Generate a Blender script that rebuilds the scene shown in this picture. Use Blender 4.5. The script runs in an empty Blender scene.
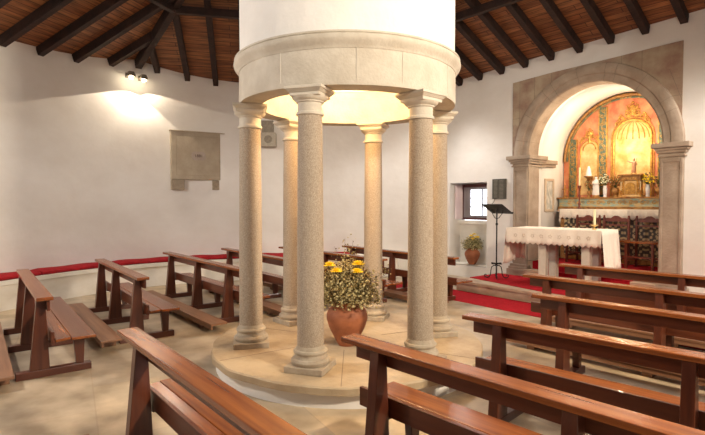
import bpy, bmesh, math, random
from mathutils import Vector, Matrix
PI = math.pi
random.seed(7)
scene = bpy.context.scene
COL = scene.collection

# ------------------------------------------------------------------ camera
cam_d = bpy.data.cameras.new('camera')
cam = bpy.data.objects.new('camera', cam_d)
COL.objects.link(cam)
cam_d.sensor_width = 36.0
cam_d.lens = 36.0 * 496.0 / 705.0
cam_d.clip_start = 0.02
cam.location = (4.160, -3.137, 1.62)
vd = Vector((-0.7923, 0.6101, -math.tan(0.0281)))
cam.rotation_euler = vd.to_track_quat('-Z', 'Y').to_euler()
scene.camera = cam

# ------------------------------------------------------------------ world, lights, exposure
w = bpy.data.worlds.new('sky'); scene.world = w; w.use_nodes = True
bg = w.node_tree.nodes['Background']
# daylight: brighter sky on the altar side (seen through the small window), weaker at the entrance side
wt = w.node_tree; wtc = wt.nodes.new('ShaderNodeTexCoord'); wsp = wt.nodes.new('ShaderNodeSeparateXYZ'); wmr = wt.nodes.new('ShaderNodeMapRange')
wt.links.new(wtc.outputs['Generated'], wsp.inputs[0]); wt.links.new(wsp.outputs['Y'], wmr.inputs['Value'])
wmr.inputs['From Min'].default_value = 0.1; wmr.inputs['From Max'].default_value = 0.6
wmr.inputs['To Min'].default_value = 0.10; wmr.inputs['To Max'].default_value = 3.0
wt.links.new(wmr.outputs['Result'], bg.inputs[1])
bg.inputs[0].default_value = (0.93, 0.95, 1.0, 1)
scene.view_settings.view_transform = 'Standard'
scene.view_settings.look = 'None'
scene.view_settings.exposure = 0.33
scene.view_settings.gamma = 1.0
scene.view_settings.use_curve_mapping = False

def light(name, kind, loc, energy, color, aim=None, size=0.1, spot=None, blend=0.3, parent=None):
    d = bpy.data.lights.new(name, kind)
    d.energy = energy; d.color = color
    if kind == 'AREA': d.size = size
    elif kind != 'SUN': d.shadow_soft_size = size
    else: d.angle = size
    if spot:
        d.spot_size = math.radians(spot); d.spot_blend = blend
    o = bpy.data.objects.new(name, d); COL.objects.link(o)
    o.location = loc
    if aim is not None:
        o.rotation_euler = (Vector(aim) - Vector(loc)).to_track_quat('-Z', 'Y').to_euler()
    if parent: o.parent = parent
    return o

WARM = (1.0, 0.82, 0.58)
WARM2 = (1.0, 0.83, 0.62)
# wall floodlights at the other corners of the roof (outside the picture or behind the drum), plus an added unseen spot brightening the drum
for nm_, p, q, e, sp_ in (('floodlight_right', (5.75, 0.4, 4.15), (2.7, 0.2, 0.0), 1250, 140), ('floodlight_altar_right', (2.9, 4.9, 4.15), (1.4, 2.6, 0.0), 270, 130),
                    ('floodlight_far_corner', (-3.25, 4.85, 4.15), (-1.9, 2.6, 0.0), 240, 120), ('floodlight_left_front', (-2.6, -5.4, 4.15), (-1.9, -3.2, 0.0), 520, 140),
                    ('drum_fill_spot', (4.6, -4.9, 3.7), (0.3, 0.0, 3.6), 240, 62)):
    light(nm_, 'SPOT', p, e, (1.0, 0.84, 0.64) if nm_ == 'floodlight_right' else (1.0, 0.93, 0.85), aim=q, size=0.25, spot=sp_, blend=0.35)
# ring lamps (inside the drum)
for k in range(3):
    a = math.radians(34.3 + 120 * k)
    light('ring_lamp_light', 'POINT', (0.42 * math.cos(a), 0.42 * math.sin(a), 2.93), 23, (1.0, 0.63, 0.30), size=0.06)
# altar niche lamps, behind the stone arch
light('niche_lamp_light', 'POINT', (-0.70, 6.00, 3.02), 13, WARM, size=0.07)
light('niche_lamp_light', 'POINT', (0.40, 6.00, 3.02), 14, WARM, size=0.07)
light('niche_lamp_light', 'POINT', (-0.10, 6.55, 2.75), 20, WARM, size=0.05)

# ------------------------------------------------------------------ materials
def mat(name, base, rough=0.6, var=None, scale=(4, 4, 4), detail=5, bump=0.0, bscale=30, metal=0.0, spec=0.5,
        emit=None, estr=0, stops=(0.35, 0.65), coat=0.0, noise_rough=0.6):
    m = bpy.data.materials.new(name); m.use_nodes = True
    nt = m.node_tree; N = nt.nodes; L = nt.links
    b = N['Principled BSDF']
    b.inputs['Roughness'].default_value = rough
    b.inputs['Metallic'].default_value = metal
    b.inputs['Specular IOR Level'].default_value = spec
    b.inputs['Coat Weight'].default_value = coat
    b.inputs['Base Color'].default_value = (*base, 1)
    tc = N.new('ShaderNodeTexCoord')
    if var is not None:
        mp = N.new('ShaderNodeMapping'); mp.inputs['Scale'].default_value = scale
        L.new(tc.outputs['Object'], mp.inputs[0])
        nz = N.new('ShaderNodeTexNoise'); nz.inputs['Scale'].default_value = 1.0
        nz.inputs['Detail'].default_value = detail; nz.inputs['Roughness'].default_value = noise_rough
        L.new(mp.outputs[0], nz.inputs['Vector'])
        cr = N.new('ShaderNodeValToRGB')
        cr.color_ramp.elements[0].position = stops[0]; cr.color_ramp.elements[1].position = stops[1]
        cr.color_ramp.elements[0].color = (*var, 1); cr.color_ramp.elements[1].color = (*base, 1)
        L.new(nz.outputs['Fac'], cr.inputs[0]); L.new(cr.outputs[0], b.inputs['Base Color'])
    if bump > 0:
        n2 = N.new('ShaderNodeTexNoise'); n2.inputs['Scale'].default_value = bscale; n2.inputs['Detail'].default_value = 4
        L.new(tc.outputs['Object'], n2.inputs['Vector'])
        bp = N.new('ShaderNodeBump'); bp.inputs['Strength'].default_value = bump; bp.inputs['Distance'].default_value = 0.02
        L.new(n2.outputs['Fac'], bp.inputs['Height']); L.new(bp.outputs[0], b.inputs['Normal'])
    if emit:
        b.inputs['Emission Color'].default_value = (*emit, 1); b.inputs['Emission Strength'].default_value = estr
    return m

M = {}
M['plaster'] = mat('plaster', (0.78, 0.765, 0.74), 0.9, (0.66, 0.625, 0.585), (0.7, 0.7, 1.1), 6, 0.35, 5, stops=(0.3, 0.7))
M['drum_plaster'] = mat('drum_plaster', (0.83, 0.81, 0.77), 0.9, (0.76, 0.74, 0.70), (2, 2, 2), 6, 0.45, 9)
M['niche_plaster'] = mat('niche_plaster', (0.86, 0.83, 0.78), 0.9, (0.80, 0.76, 0.70), (2, 2, 2), 4, 0.2, 8)
M['bench_plaster'] = mat('bench_plaster', (0.80, 0.77, 0.71), 0.9, (0.68, 0.64, 0.56), (1.5, 1.5, 3), 5, 0.3, 8)
M['limestone'] = mat('limestone', (0.60, 0.55, 0.46), 0.75, (0.50, 0.445, 0.36), (5, 5, 5), 6, 0.25, 40)
M['limestone_light'] = mat('limestone_light', (0.62, 0.57, 0.48), 0.75, (0.53, 0.475, 0.39), (6, 6, 6), 6, 0.2, 40)
M['shaft'] = mat('shaft', (0.49, 0.41, 0.315), 0.75, (0.27, 0.21, 0.15), (120, 120, 90), 3, 0.3, 120, stops=(0.30, 0.70))
M['base_stone'] = mat('base_stone', (0.47, 0.405, 0.31), 0.75, (0.37, 0.30, 0.22), (9, 9, 9), 5, 0.25, 50)
M['slab'] = mat('slab', (0.48, 0.38, 0.25), 0.6, (0.34, 0.25, 0.155), (2.4, 2.4, 2.4), 7, 0.3, 25, stops=(0.36, 0.62))
M['arch_stone'] = mat('arch_stone', (0.40, 0.32, 0.245), 0.8, (0.28, 0.21, 0.155), (3, 3, 3), 6, 0.35, 30)
M['spandrel'] = mat('spandrel', (0.41, 0.33, 0.235), 0.85, (0.28, 0.175, 0.13), (2.6, 2.6, 2.6), 7, 0.4, 25, stops=(0.38, 0.62))
M['joint'] = mat('joint', (0.22, 0.17, 0.13), 0.9)
M['pale_joint'] = mat('pale_joint', (0.64, 0.60, 0.52), 0.9)
M['tablet'] = mat('tablet', (0.43, 0.365, 0.275), 0.8, (0.36, 0.30, 0.22), (4, 4, 4), 5, 0.2, 30)
M['tablet_dark'] = mat('tablet_dark', (0.36, 0.30, 0.22), 0.85, (0.27, 0.22, 0.16), (14, 14, 14), 5, 0.4, 50)
M['plaque'] = mat('plaque', (0.40, 0.335, 0.29), 0.8, (0.36, 0.30, 0.25), (14, 14, 14), 5)
M['ink'] = mat('ink', (0.14, 0.09, 0.07), 0.8)
M['step_stone'] = mat('step_stone', (0.46, 0.35, 0.25), 0.7, (0.33, 0.23, 0.16), (3, 3, 6), 6, 0.25, 30)
M['carpet'] = mat('carpet', (0.42, 0.014, 0.024), 0.95, (0.31, 0.008, 0.014), (30, 30, 30), 4, 0.5, 250, spec=0.1)
M['cushion'] = mat('cushion', (0.36, 0.012, 0.018), 0.85, (0.24, 0.006, 0.010), (8, 8, 8), 4, 0.3, 80, spec=0.2)
def wood(name, a, b, rough=0.33, axis='x', coat=0.12):
    sc = dict(x=(1.2, 22, 22), y=(22, 1.2, 22), z=(22, 22, 1.2))[axis]
    return mat(name, a, rough, b, sc, 6, 0.03, 60, coat=coat, stops=(0.28, 0.72), noise_rough=0.55)
M['pew_x'] = wood('pew_wood_long', (0.33, 0.105, 0.026), (0.15, 0.036, 0.010), 0.26)
M['pew_board_shaded'] = wood('pew_wood_board_shaded', (0.14, 0.036, 0.013), (0.07, 0.016, 0.007))  # darker copy of the pew wood: the backboards' shade is put into the colour
M['pew_z'] = wood('pew_wood_upright', (0.12, 0.031, 0.012), (0.06, 0.014, 0.007), axis='z')
M['pew_y'] = wood('pew_wood_cross', (0.12, 0.034, 0.016), (0.065, 0.016, 0.009), axis='y')
M['kneeler'] = wood('kneeler_wood', (0.30, 0.155, 0.085), (0.17, 0.075, 0.038), 0.5, coat=0.05)
M['beam'] = mat('beam_wood', (0.032, 0.011, 0.006), 0.8, (0.012, 0.004, 0.003), (7, 7, 7), 5, 0.3, 30)
M['chair'] = wood('chair_wood', (0.19, 0.038, 0.018), (0.10, 0.018, 0.009), 0.35, 'z')
M['window_wood'] = mat('window_wood', (0.115, 0.035, 0.03), 0.6, (0.07, 0.02, 0.02), (9, 9, 2), 4)
M['shutter_pale'] = mat('shutter_pale', (0.82, 0.70, 0.70), 0.6, (0.74, 0.60, 0.62), (9, 9, 2), 4)
M['window_grey'] = mat('window_grey', (0.30, 0.28, 0.30), 0.6, (0.24, 0.22, 0.23), (9, 9, 2), 4)
M['terracotta'] = mat('terracotta', (0.40, 0.135, 0.055), 0.65, (0.27, 0.085, 0.035), (5, 5, 9), 5, 0.15, 40)
M['iron'] = mat('iron', (0.02, 0.019, 0.020), 0.4, (0.012, 0.012, 0.013), (12, 12, 12), 3, 0.2, 60, metal=0.6)
M['cloth'] = mat('cloth', (0.86, 0.78, 0.68), 0.95, (0.82, 0.73, 0.63), (40, 40, 40), 3, 0.2, 200, spec=0.1)
M['embroidery'] = mat('embroidery', (0.62, 0.52, 0.42), 0.9, (0.55, 0.45, 0.36), (60, 60, 60), 2)
M['gold'] = mat('gold', (0.74, 0.42, 0.09), 0.42, (0.36, 0.16, 0.03), (16, 16, 16), 5, 0.3, 60, metal=0.45)
M['gold_dark'] = mat('gold_dark', (0.50, 0.27, 0.08), 0.5, (0.25, 0.10, 0.03), (16, 16, 16), 5, 0.3, 60, metal=0.3)
M['gold_pale'] = mat('gold_pale', (0.82, 0.62, 0.30), 0.5, (0.62, 0.34, 0.10), (7, 7, 7), 6, 0.25, 40, metal=0.1)
M['coral'] = mat('coral', (0.58, 0.13, 0.06), 0.55, (0.70, 0.32, 0.15), (7, 7, 5), 7, 0.05, 40, stops=(0.35, 0.65))
M['teal'] = mat('teal', (0.07, 0.12, 0.09), 0.5, (0.38, 0.25, 0.07), (24, 24, 15), 5, stops=(0.40, 0.52))
M['ledge_teal'] = mat('ledge_teal', (0.30, 0.42, 0.36), 0.5, (0.58, 0.42, 0.19), (7, 7, 22), 5, stops=(0.40, 0.58))
M['white'] = mat('white', (0.85, 0.82, 0.78), 0.5, (0.78, 0.74, 0.70), (10, 10, 10), 3)
M['porcelain'] = mat('porcelain', (0.80, 0.80, 0.80), 0.2, (0.55, 0.58, 0.70), (26, 26, 26), 2, stops=(0.38, 0.45))
M['wax'] = mat('wax', (0.88, 0.78, 0.50), 0.5, (0.85, 0.74, 0.45), (9, 9, 9), 2)
M['brass'] = mat('brass', (0.85, 0.68, 0.33), 0.3, (0.7, 0.5, 0.2), (20, 20, 20), 2, metal=0.8)
M['speaker'] = mat('speaker', (0.27, 0.235, 0.185), 0.7, (0.20, 0.17, 0.13), (20, 20, 20), 3)
M['speaker_light'] = mat('speaker_light', (0.42, 0.38, 0.31), 0.7, (0.36, 0.32, 0.26), (20, 20, 20), 3)
M['board'] = mat('board', (0.085, 0.078, 0.062), 0.6, (0.065, 0.06, 0.048), (12, 12, 12), 2)
M['board_slot'] = mat('board_slot', (0.20, 0.185, 0.15), 0.6, (0.17, 0.16, 0.13), (12, 12, 12), 2)
M['picture'] = mat('picture', (0.42, 0.44, 0.42), 0.25, (0.70, 0.68, 0.64), (16, 16, 9), 4, stops=(0.4, 0.6))
M['frame_pale'] = mat('frame_pale', (0.62, 0.50, 0.38), 0.5, (0.55, 0.43, 0.32), (12, 12, 12), 2)
M['leaf'] = mat('leaf', (0.16, 0.17, 0.06), 0.7, (0.08, 0.09, 0.03), (30, 30, 30), 2)
M['leaf_pale'] = mat('leaf_pale', (0.27, 0.21, 0.065), 0.7, (0.12, 0.07, 0.02), (30, 30, 30), 2)
M['blossom'] = mat('blossom', (0.62, 0.55, 0.30), 0.7, (0.34, 0.26, 0.09), (40, 40, 40), 2)
M['twig'] = mat('twig', (0.13, 0.07, 0.035), 0.8, (0.08, 0.04, 0.02), (30, 30, 30), 2)
M['yellow'] = mat('yellow', (0.95, 0.74, 0.02), 0.6, (0.90, 0.62, 0.01), (50, 50, 50), 2)
M['white_petal'] = mat('white_petal', (0.88, 0.86, 0.72), 0.6, (0.7, 0.72, 0.45), (50, 50, 50), 2)
M['rust_petal'] = mat('rust_petal', (0.55, 0.22, 0.06), 0.6, (0.35, 0.13, 0.03), (50, 50, 50), 2)
M['lamp_glow'] = mat('lamp_glow', (1, 0.9, 0.7), 0.4, emit=(1.0, 0.84, 0.58), estr=60)
M['housing'] = mat('housing', (0.30, 0.26, 0.21), 0.5, (0.24, 0.2, 0.16), (20, 20, 20), 2, metal=0.3)
M['robe'] = mat('robe', (0.42, 0.22, 0.12), 0.6, (0.32, 0.15, 0.08), (20, 20, 20), 2)

# window glass
g = bpy.data.materials.new('glass'); g.use_nodes = True
gb = g.node_tree.nodes['Principled BSDF']
gb.inputs['Transmission Weight'].default_value = 1.0; gb.inputs['Roughness'].default_value = 0.0
gb.inputs['IOR'].default_value = 1.1; gb.inputs['Base Color'].default_value = (0.96, 0.98, 1, 1)
M['glass'] = g

# plank boarding (facets: local u along eave, v up the slope, taken from UV)
def board_material():
    m = bpy.data.materials.new('roof_boards'); m.use_nodes = True
    N = m.node_tree.nodes; L = m.node_tree.links; b = N['Principled BSDF']; b.inputs['Roughness'].default_value = 0.65
    uv = N.new('ShaderNodeUVMap')
    br = N.new('ShaderNodeTexBrick'); br.inputs['Scale'].default_value = 1.0
    br.inputs['Color1'].default_value = (0.21, 0.080, 0.028, 1); br.inputs['Color2'].default_value = (0.34, 0.155, 0.060, 1)
    br.inputs['Mortar'].default_value = (0.05, 0.018, 0.008, 1)
    br.inputs['Mortar Size'].default_value = 0.006; br.inputs['Brick Width'].default_value = 1.62; br.inputs['Row Height'].default_value = 0.115
    br.offset = 0.37; br.inputs['Bias'].default_value = -0.15
    L.new(uv.outputs[0], br.inputs['Vector'])
    mp = N.new('ShaderNodeMapping'); mp.inputs['Scale'].default_value = (2.5, 26, 1); L.new(uv.outputs[0], mp.inputs[0])
    nz = N.new('ShaderNodeTexNoise'); nz.inputs['Scale'].default_value = 1; nz.inputs['Detail'].default_value = 6; L.new(mp.outputs[0], nz.inputs['Vector'])
    cr = N.new('ShaderNodeValToRGB'); cr.color_ramp.elements[0].color = (0.35, 0.32, 0.30, 1); cr.color_ramp.elements[1].color = (1.35, 1.2, 1.1, 1)
    cr.color_ramp.elements[0].position = 0.3; cr.color_ramp.elements[1].position = 0.7
    L.new(nz.outputs['Fac'], cr.inputs[0])
    mx = N.new('ShaderNodeMixRGB'); mx.blend_type = 'MULTIPLY'; mx.inputs[0].default_value = 1.0
    L.new(br.outputs['Color'], mx.inputs[1]); L.new(cr.outputs[0], mx.inputs[2]); L.new(mx.outputs[0], b.inputs['Base Color'])
    return m
M['boards'] = board_material()

def floor_material():
    m = bpy.data.materials.new('floor_slabs'); m.use_nodes = True
    N = m.node_tree.nodes; L = m.node_tree.links; b = N['Principled BSDF']; b.inputs['Roughness'].default_value = 0.42
    tc = N.new('ShaderNodeTexCoord'); mp = N.new('ShaderNodeMapping')
    mp.inputs['Rotation'].default_value = (0, 0, math.radians(8)); mp.inputs['Location'].default_value = (0.35, 0.22, 0)
    L.new(tc.outputs['Object'], mp.inputs[0])
    br = N.new('ShaderNodeTexBrick'); br.inputs['Scale'].default_value = 1.0
    br.inputs['Color1'].default_value = (0.54, 0.43, 0.285, 1); br.inputs['Color2'].default_value = (0.42, 0.36, 0.285, 1)
    br.inputs['Mortar'].default_value = (0.42, 0.34, 0.25, 1)
    br.inputs['Mortar Size'].default_value = 0.006; br.inputs['Brick Width'].default_value = 1.15; br.inputs['Row Height'].default_value = 0.72
    L.new(mp.outputs[0], br.inputs['Vector'])
    nz = N.new('ShaderNodeTexNoise'); nz.inputs['Scale'].default_value = 2.6; nz.inputs['Detail'].default_value = 7; L.new(tc.outputs['Object'], nz.inputs['Vector'])
    cr = N.new('ShaderNodeValToRGB'); cr.color_ramp.elements[0].color = (0.62, 0.57, 0.50, 1); cr.color_ramp.elements[1].color = (1.2, 1.18, 1.14, 1)
    cr.color_ramp.elements[0].position = 0.34; cr.color_ramp.elements[1].position = 0.68
    L.new(nz.outputs['Fac'], cr.inputs[0])
    mx = N.new('ShaderNodeMixRGB'); mx.blend_type = 'MULTIPLY'; mx.inputs[0].default_value = 1.0
    L.new(br.outputs['Color'], mx.inputs[1]); L.new(cr.outputs[0], mx.inputs[2]); L.new(mx.outputs[0], b.inputs['Base Color'])
    bp = N.new('ShaderNodeBump'); bp.inputs['Strength'].default_value = 0.15; bp.inputs['Distance'].default_value = 0.02
    L.new(nz.outputs['Fac'], bp.inputs['Height']); L.new(bp.outputs[0], b.inputs['Normal'])
    return m
M['floor'] = floor_material()

def tile_material():   # ornate dark/cream geometric front of the high altar
    m = bpy.data.materials.new('altar_front_pattern'); m.use_nodes = True
    N = m.node_tree.nodes; L = m.node_tree.links; b = N['Principled BSDF']; b.inputs['Roughness'].default_value = 0.5
    tc = N.new('ShaderNodeTexCoord')
    mp = N.new('ShaderNodeMapping'); mp.inputs['Scale'].default_value = (2.6, 1, 2.6); L.new(tc.outputs['Object'], mp.inputs[0])
    fr = N.new('ShaderNodeVectorMath'); fr.operation = 'FRACTION'; L.new(mp.outputs[0], fr.inputs[0])
    sb = N.new('ShaderNodeVectorMath'); sb.operation = 'SUBTRACT'; sb.inputs[1].default_value = (0.5, 0.5, 0.5); L.new(fr.outputs[0], sb.inputs[0])
    sp = N.new('ShaderNodeSeparateXYZ'); L.new(sb.outputs[0], sp.inputs[0])
    def mth(op, a, bb=None):
        n = N.new('ShaderNodeMath'); n.operation = op
        for i, v in enumerate((a, bb)):
            if v is None: continue
            if isinstance(v, (int, float)): n.inputs[i].default_value = v
            else: L.new(v, n.inputs[i])
        return n.outputs[0]
    ax = mth('ABSOLUTE', sp.outputs['X']); az = mth('ABSOLUTE', sp.outputs['Z'])
    d1 = mth('ADD', ax, az); d2 = mth('MULTIPLY', mth('MAXIMUM', ax, az), 1.45)
    d = mth('MAXIMUM', d1, d2)
    s = mth('SINE', mth('MULTIPLY', d, 21.0)); s2 = mth('SINE', mth('MULTIPLY', mth('SUBTRACT', ax, az), 25.0))
    t = mth('GREATER_THAN', mth('ADD', s, mth('MULTIPLY', s2, 0.7)), 0.35)
    mx = N.new('ShaderNodeMixRGB'); L.new(t, mx.inputs[0])
    mx.inputs[1].default_value = (0.06, 0.045, 0.035, 1); mx.inputs[2].default_value = (0.52, 0.39, 0.21, 1)
    L.new(mx.outputs[0], b.inputs['Base Color'])
    return m
M['pattern'] = tile_material()

# ------------------------------------------------------------------ mesh helpers
def new(): return bmesh.new()
def box(bm, x0, x1, y0, y1, z0, z1, m=None):
    vs = [bm.verts.new((x, y, z)) for x in (x0, x1) for y in (y0, y1) for z in (z0, z1)]
    if m is not None:
        for v in vs: v.co = m @ v.co
    for f in ((0, 1, 3, 2), (4, 6, 7, 5), (0, 4, 5, 1), (2, 3, 7, 6), (0, 2, 6, 4), (1, 5, 7, 3)):
        bm.faces.new([vs[i] for i in f])
    return vs
def hexa(bm, bot, top):   # general 8-corner block, bot and top are 4 points each in order
    a = [bm.verts.new(p) for p in bot]; b = [bm.verts.new(p) for p in top]
    bm.faces.new(a[::-1]); bm.faces.new(b)
    for i in range(4):
        j = (i + 1) % 4
        bm.faces.new((a[i], a[j], b[j], b[i]))
def beam(bm, p, q, wid, hgt, up=Vector((0, 0, 1))):  # top-centred beam from p to q, hanging hgt below the line
    p = Vector(p); q = Vector(q); d = (q - p).normalized(); s = d.cross(up).normalized(); u = s.cross(d).normalized()
    c = lambda o: [o + s * wid / 2, o - s * wid / 2, o - s * wid / 2 - u * hgt, o + s * wid / 2 - u * hgt]
    hexa(bm, c(p), c(q))
def lathe(bm, prof, seg=32, c=(0, 0, 0), a0=0.0, a1=2 * PI, cap=True):
    full = abs(a1 - a0 - 2 * PI) < 1e-6
    n = seg if full else seg + 1
    rings = []
    for r, z in prof:
        if r < 1e-6: rings.append([bm.verts.new((c[0], c[1], c[2] + z))])
        else: rings.append([bm.verts.new((c[0] + r * math.cos(a0 + (a1 - a0) * i / seg), c[1] + r * math.sin(a0 + (a1 - a0) * i / seg), c[2] + z)) for i in range(n)])
    for A, B in zip(rings, rings[1:]):
        for i in range(seg):
            j = (i + 1) % n if full else i + 1
            if len(A) == 1 and len(B) == 1: continue
            if len(A) == 1: bm.faces.new((A[0], B[j], B[i]))
            elif len(B) == 1: bm.faces.new((A[i], A[j], B[0]))
            else: bm.faces.new((A[i], A[j], B[j], B[i]))
    if cap and full:
        if len(rings[0]) > 1: bm.faces.new(rings[0][::-1])
        if len(rings[-1]) > 1: bm.faces.new(rings[-1])
def tube(bm, pts, r, seg=8, r1=None):
    pts = [Vector(p) for p in pts]; n = len(pts); rings = []
    prev = None
    for i, p in enumerate(pts):
        d = (pts[min(i + 1, n - 1)] - pts[max(i - 1, 0)])
        d = d.normalized() if d.length > 1e-9 else Vector((0, 0, 1))
        if prev is None: u = d.orthogonal().normalized()
        else:
            u = prev - d * prev.dot(d)
            u = u.normalized() if u.length > 1e-6 else d.orthogonal().normalized()
        prev = u; v = d.cross(u)
        rr = r if r1 is None else r + (r1 - r) * i / max(1, n - 1)
        rings.append([bm.verts.new(p + (u * math.cos(2 * PI * k / seg) + v * math.sin(2 * PI * k / seg)) * rr) for k in range(seg)])
    for A, B in zip(rings, rings[1:]):
        for k in range(seg):
            bm.faces.new((A[k], A[(k + 1) % seg], B[(k + 1) % seg], B[k]))
    bm.faces.new(rings[0][::-1]); bm.faces.new(rings[-1])
ICO = {}
def ball(bm, c, r, sub=2, sc=(1, 1, 1)):
    if sub not in ICO:
        t_ = bmesh.new(); bmesh.ops.create_icosphere(t_, subdivisions=sub, radius=1.0)
        t_.verts.index_update(); ICO[sub] = ([tuple(v.co) for v in t_.verts], [[v.index for v in f.verts] for f in t_.faces]); t_.free()
    vs_, fs_ = ICO[sub]
    vv = [bm.verts.new((x * r * sc[0] + c[0], y * r * sc[1] + c[1], z * r * sc[2] + c[2])) for x, y, z in vs_]
    for f in fs_: bm.faces.new([vv[i] for i in f])
def spiral(c, r0, turns, a0, sgn=1, n=18, plane='xz', y=0):
    out = []
    for i in range(n + 1):
        t = i / n; a = a0 + sgn * turns * 2 * PI * t; r = r0 * (1 - 0.8 * t)
        out.append((c[0] + r * math.cos(a), y, c[1] + r * math.sin(a)))
    return out
def prism(bm, poly, y0, y1):   # xz polygon extruded along y
    a = [bm.verts.new((x, y0, z)) for x, z in poly]; b = [bm.verts.new((x, y1, z)) for x, z in poly]
    bm.faces.new(a); bm.faces.new(b[::-1])
    for i in range(len(poly)):
        j = (i + 1) % len(poly); bm.faces.new((a[i], b[i], b[j], a[j]))
def plate_with_holes(bm, outer, holes, y0, y1):
    edges = []
    for loop in [outer] + holes:
        vs = [bm.verts.new((x, y0, z)) for x, z in loop]
        for i in range(len(vs)): edges.append(bm.edges.new((vs[i], vs[(i + 1) % len(vs)])))
    res = bmesh.ops.triangle_fill(bm, use_beauty=True, use_dissolve=False, edges=edges)
    faces = [f for f in res['geom'] if isinstance(f, bmesh.types.BMFace)]
    ext = bmesh.ops.extrude_face_region(bm, geom=faces)
    for v in ext['geom']:
        if isinstance(v, bmesh.types.BMVert): v.co.y = y1
def obj(name, bm, m, parent=None, smooth=None, bevel=0, loc=None):
    bmesh.ops.recalc_face_normals(bm, faces=bm.faces[:])
    me = bpy.data.meshes.new(name); bm.to_mesh(me); bm.free()
    me.materials.append(m if not isinstance(m, str) else M[m])
    if smooth is not None:
        for p in me.polygons: p.use_smooth = True
        me.set_sharp_from_angle(angle=math.radians(smooth))
    o = bpy.data.objects.new(name, me); COL.objects.link(o)
    if parent: o.parent = parent
    if loc: o.location = loc
    if bevel:
        b = o.modifiers.new('bevel', 'BEVEL'); b.width = bevel; b.segments = 2; b.limit_method = 'ANGLE'
    return o
def tag(o, label, cat, group=None, kind=None):
    o['label'] = label; o['category'] = cat
    if group: o['group'] = group
    if kind: o['kind'] = kind
    return o
def thing(name, label, cat, loc=(0, 0, 0), rz=0.0, group=None):
    o = bpy.data.objects.new(name, None); COL.objects.link(o)
    o.empty_display_size = 0.1
    o.location = loc; o.rotation_euler = (0, 0, rz)
    return tag(o, label, cat, group)
def struct(name, bm, m, parent=None, **k):
    o = obj(name, bm, m, parent, **k)
    if parent is None: o['kind'] = 'structure'
    return o
def dup(root, loc, rz, label, group=None):
    r = root.copy(); COL.objects.link(r); r.location = loc; r.rotation_euler = (0, 0, rz)
    r['label'] = label
    if group: r['group'] = group
    for ch in list(root.children):
        c = ch.copy(); COL.objects.link(c); c.parent = r
        for gch in list(ch.children):
            d = gch.copy(); COL.objects.link(d); d.parent = c
    return r
def rot(p, a): return (p[0] * math.cos(a) - p[1] * math.sin(a), p[0] * math.sin(a) + p[1] * math.cos(a))

# ------------------------------------------------------------------ structure
A0, SL = 6.50, 0.40            # roof: height of the (virtual) apex of the rafters' underside, and slope
HIP = 4.3
def facet_n(k): return math.radians(HIP + 30 + 60 * k)
def roof_h(x, y): return A0 - SL * max(x * math.cos(facet_n(k)) + y * math.sin(facet_n(k)) for k in range(6))
def wall_r(th): return 6.17 + 0.12 * math.cos(math.radians(6 * (th - 184.3)))

bm = new(); box(bm, -7.2, 7.2, -7.2, 7.4, -0.12, 0.0); struct('floor', bm, 'floor')

# curved walls
def curved_wall(name, th0, th1, step=2.5, thick=0.35):
    bm = new(); n = int(round((th1 - th0) / step)); cols = []
    for i in range(-1 if name == 'wall_left' else 0, n + 1):
        th = th0 + (th1 - th0) * i / n; a = math.radians(th); r = wall_r(th)
        x, y = r * math.cos(a), r * math.sin(a)
        xo, yo = (r + thick) * math.cos(a), (r + thick) * math.sin(a)
        if i < 0: x, y, xo, yo = -3.53, 5.5, -3.78, 5.72
        h = roof_h(x, y) + 0.15
        col = [bm.verts.new((x, y, h * j / 8)) for j in range(9)] + [bm.verts.new((xo, yo, h - 0.02)), bm.verts.new((xo, yo, 0))]
        cols.append(col)
    for A, B in zip(cols, cols[1:]):
        m_ = len(A)
        for j in range(m_):
            bm.faces.new((A[j], B[j], B[(j + 1) % m_], A[(j + 1) % m_]))
    bm.faces.new(cols[0]); bm.faces.new(cols[-1][::-1])
    return struct(name, bm, 'plaster', smooth=50)
curved_wall('wall_left', 124.6, 268)
curved_wall('wall_right', 15, 63.5)

# altar wall with arch opening and window recess
WY = 5.5
AX, AZ, AR = -0.235, 2.50, 1.20   # arch centre and inner radius
top = []
x = -3.45
for i in range(25):
    x = -3.60 + 6.45 * i / 24
    top.append((x, roof_h(x, WY) + 0.15))
outer = [(-3.60, 0.0)] + top + [(2.85, 0.0)]
AR = 1.205
arch = [(AX - AR, 0.0 + 0.02)] + [(AX + AR * math.cos(PI - PI * i / 28), AZ + 0.06 + AR * math.sin(PI * i / 28)) for i in range(29)] + [(AX + AR, 0.02)]
recess = [(-3.43, 0.27), (-3.43, 2.08), (-2.41, 2.08), (-2.41, 0.27)]
bm = new(); plate_with_holes(bm, outer, [arch, recess], WY, WY + 0.46)
struct('wall_altar', bm, 'plaster')
# the recess shell behind the window opening
bm = new()
box(bm, -3.72, -3.43, WY + 0.46, WY + 0.52, 0.2, 2.3); box(bm, -2.41, -2.1, WY + 0.46, WY + 0.52, 0.2, 2.3)
box(bm, -3.43, -2.41, WY + 0.36, WY + 0.52, 0.20, 1.16)
box(bm, -3.43, -2.41, WY + 0.461, WY + 0.52, 2.06, 2.3)
box(bm, -3.43, -2.41, WY + 0.28, WY + 0.36, 1.16, 1.24)
struct('wall_window_recess', bm, M['bench_plaster'])
bm = new(); box(bm, -3.425, -2.415, WY + 0.0, WY + 0.36, 0.26, 0.275); struct('trim_1', bm, 'bench_plaster')

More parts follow.
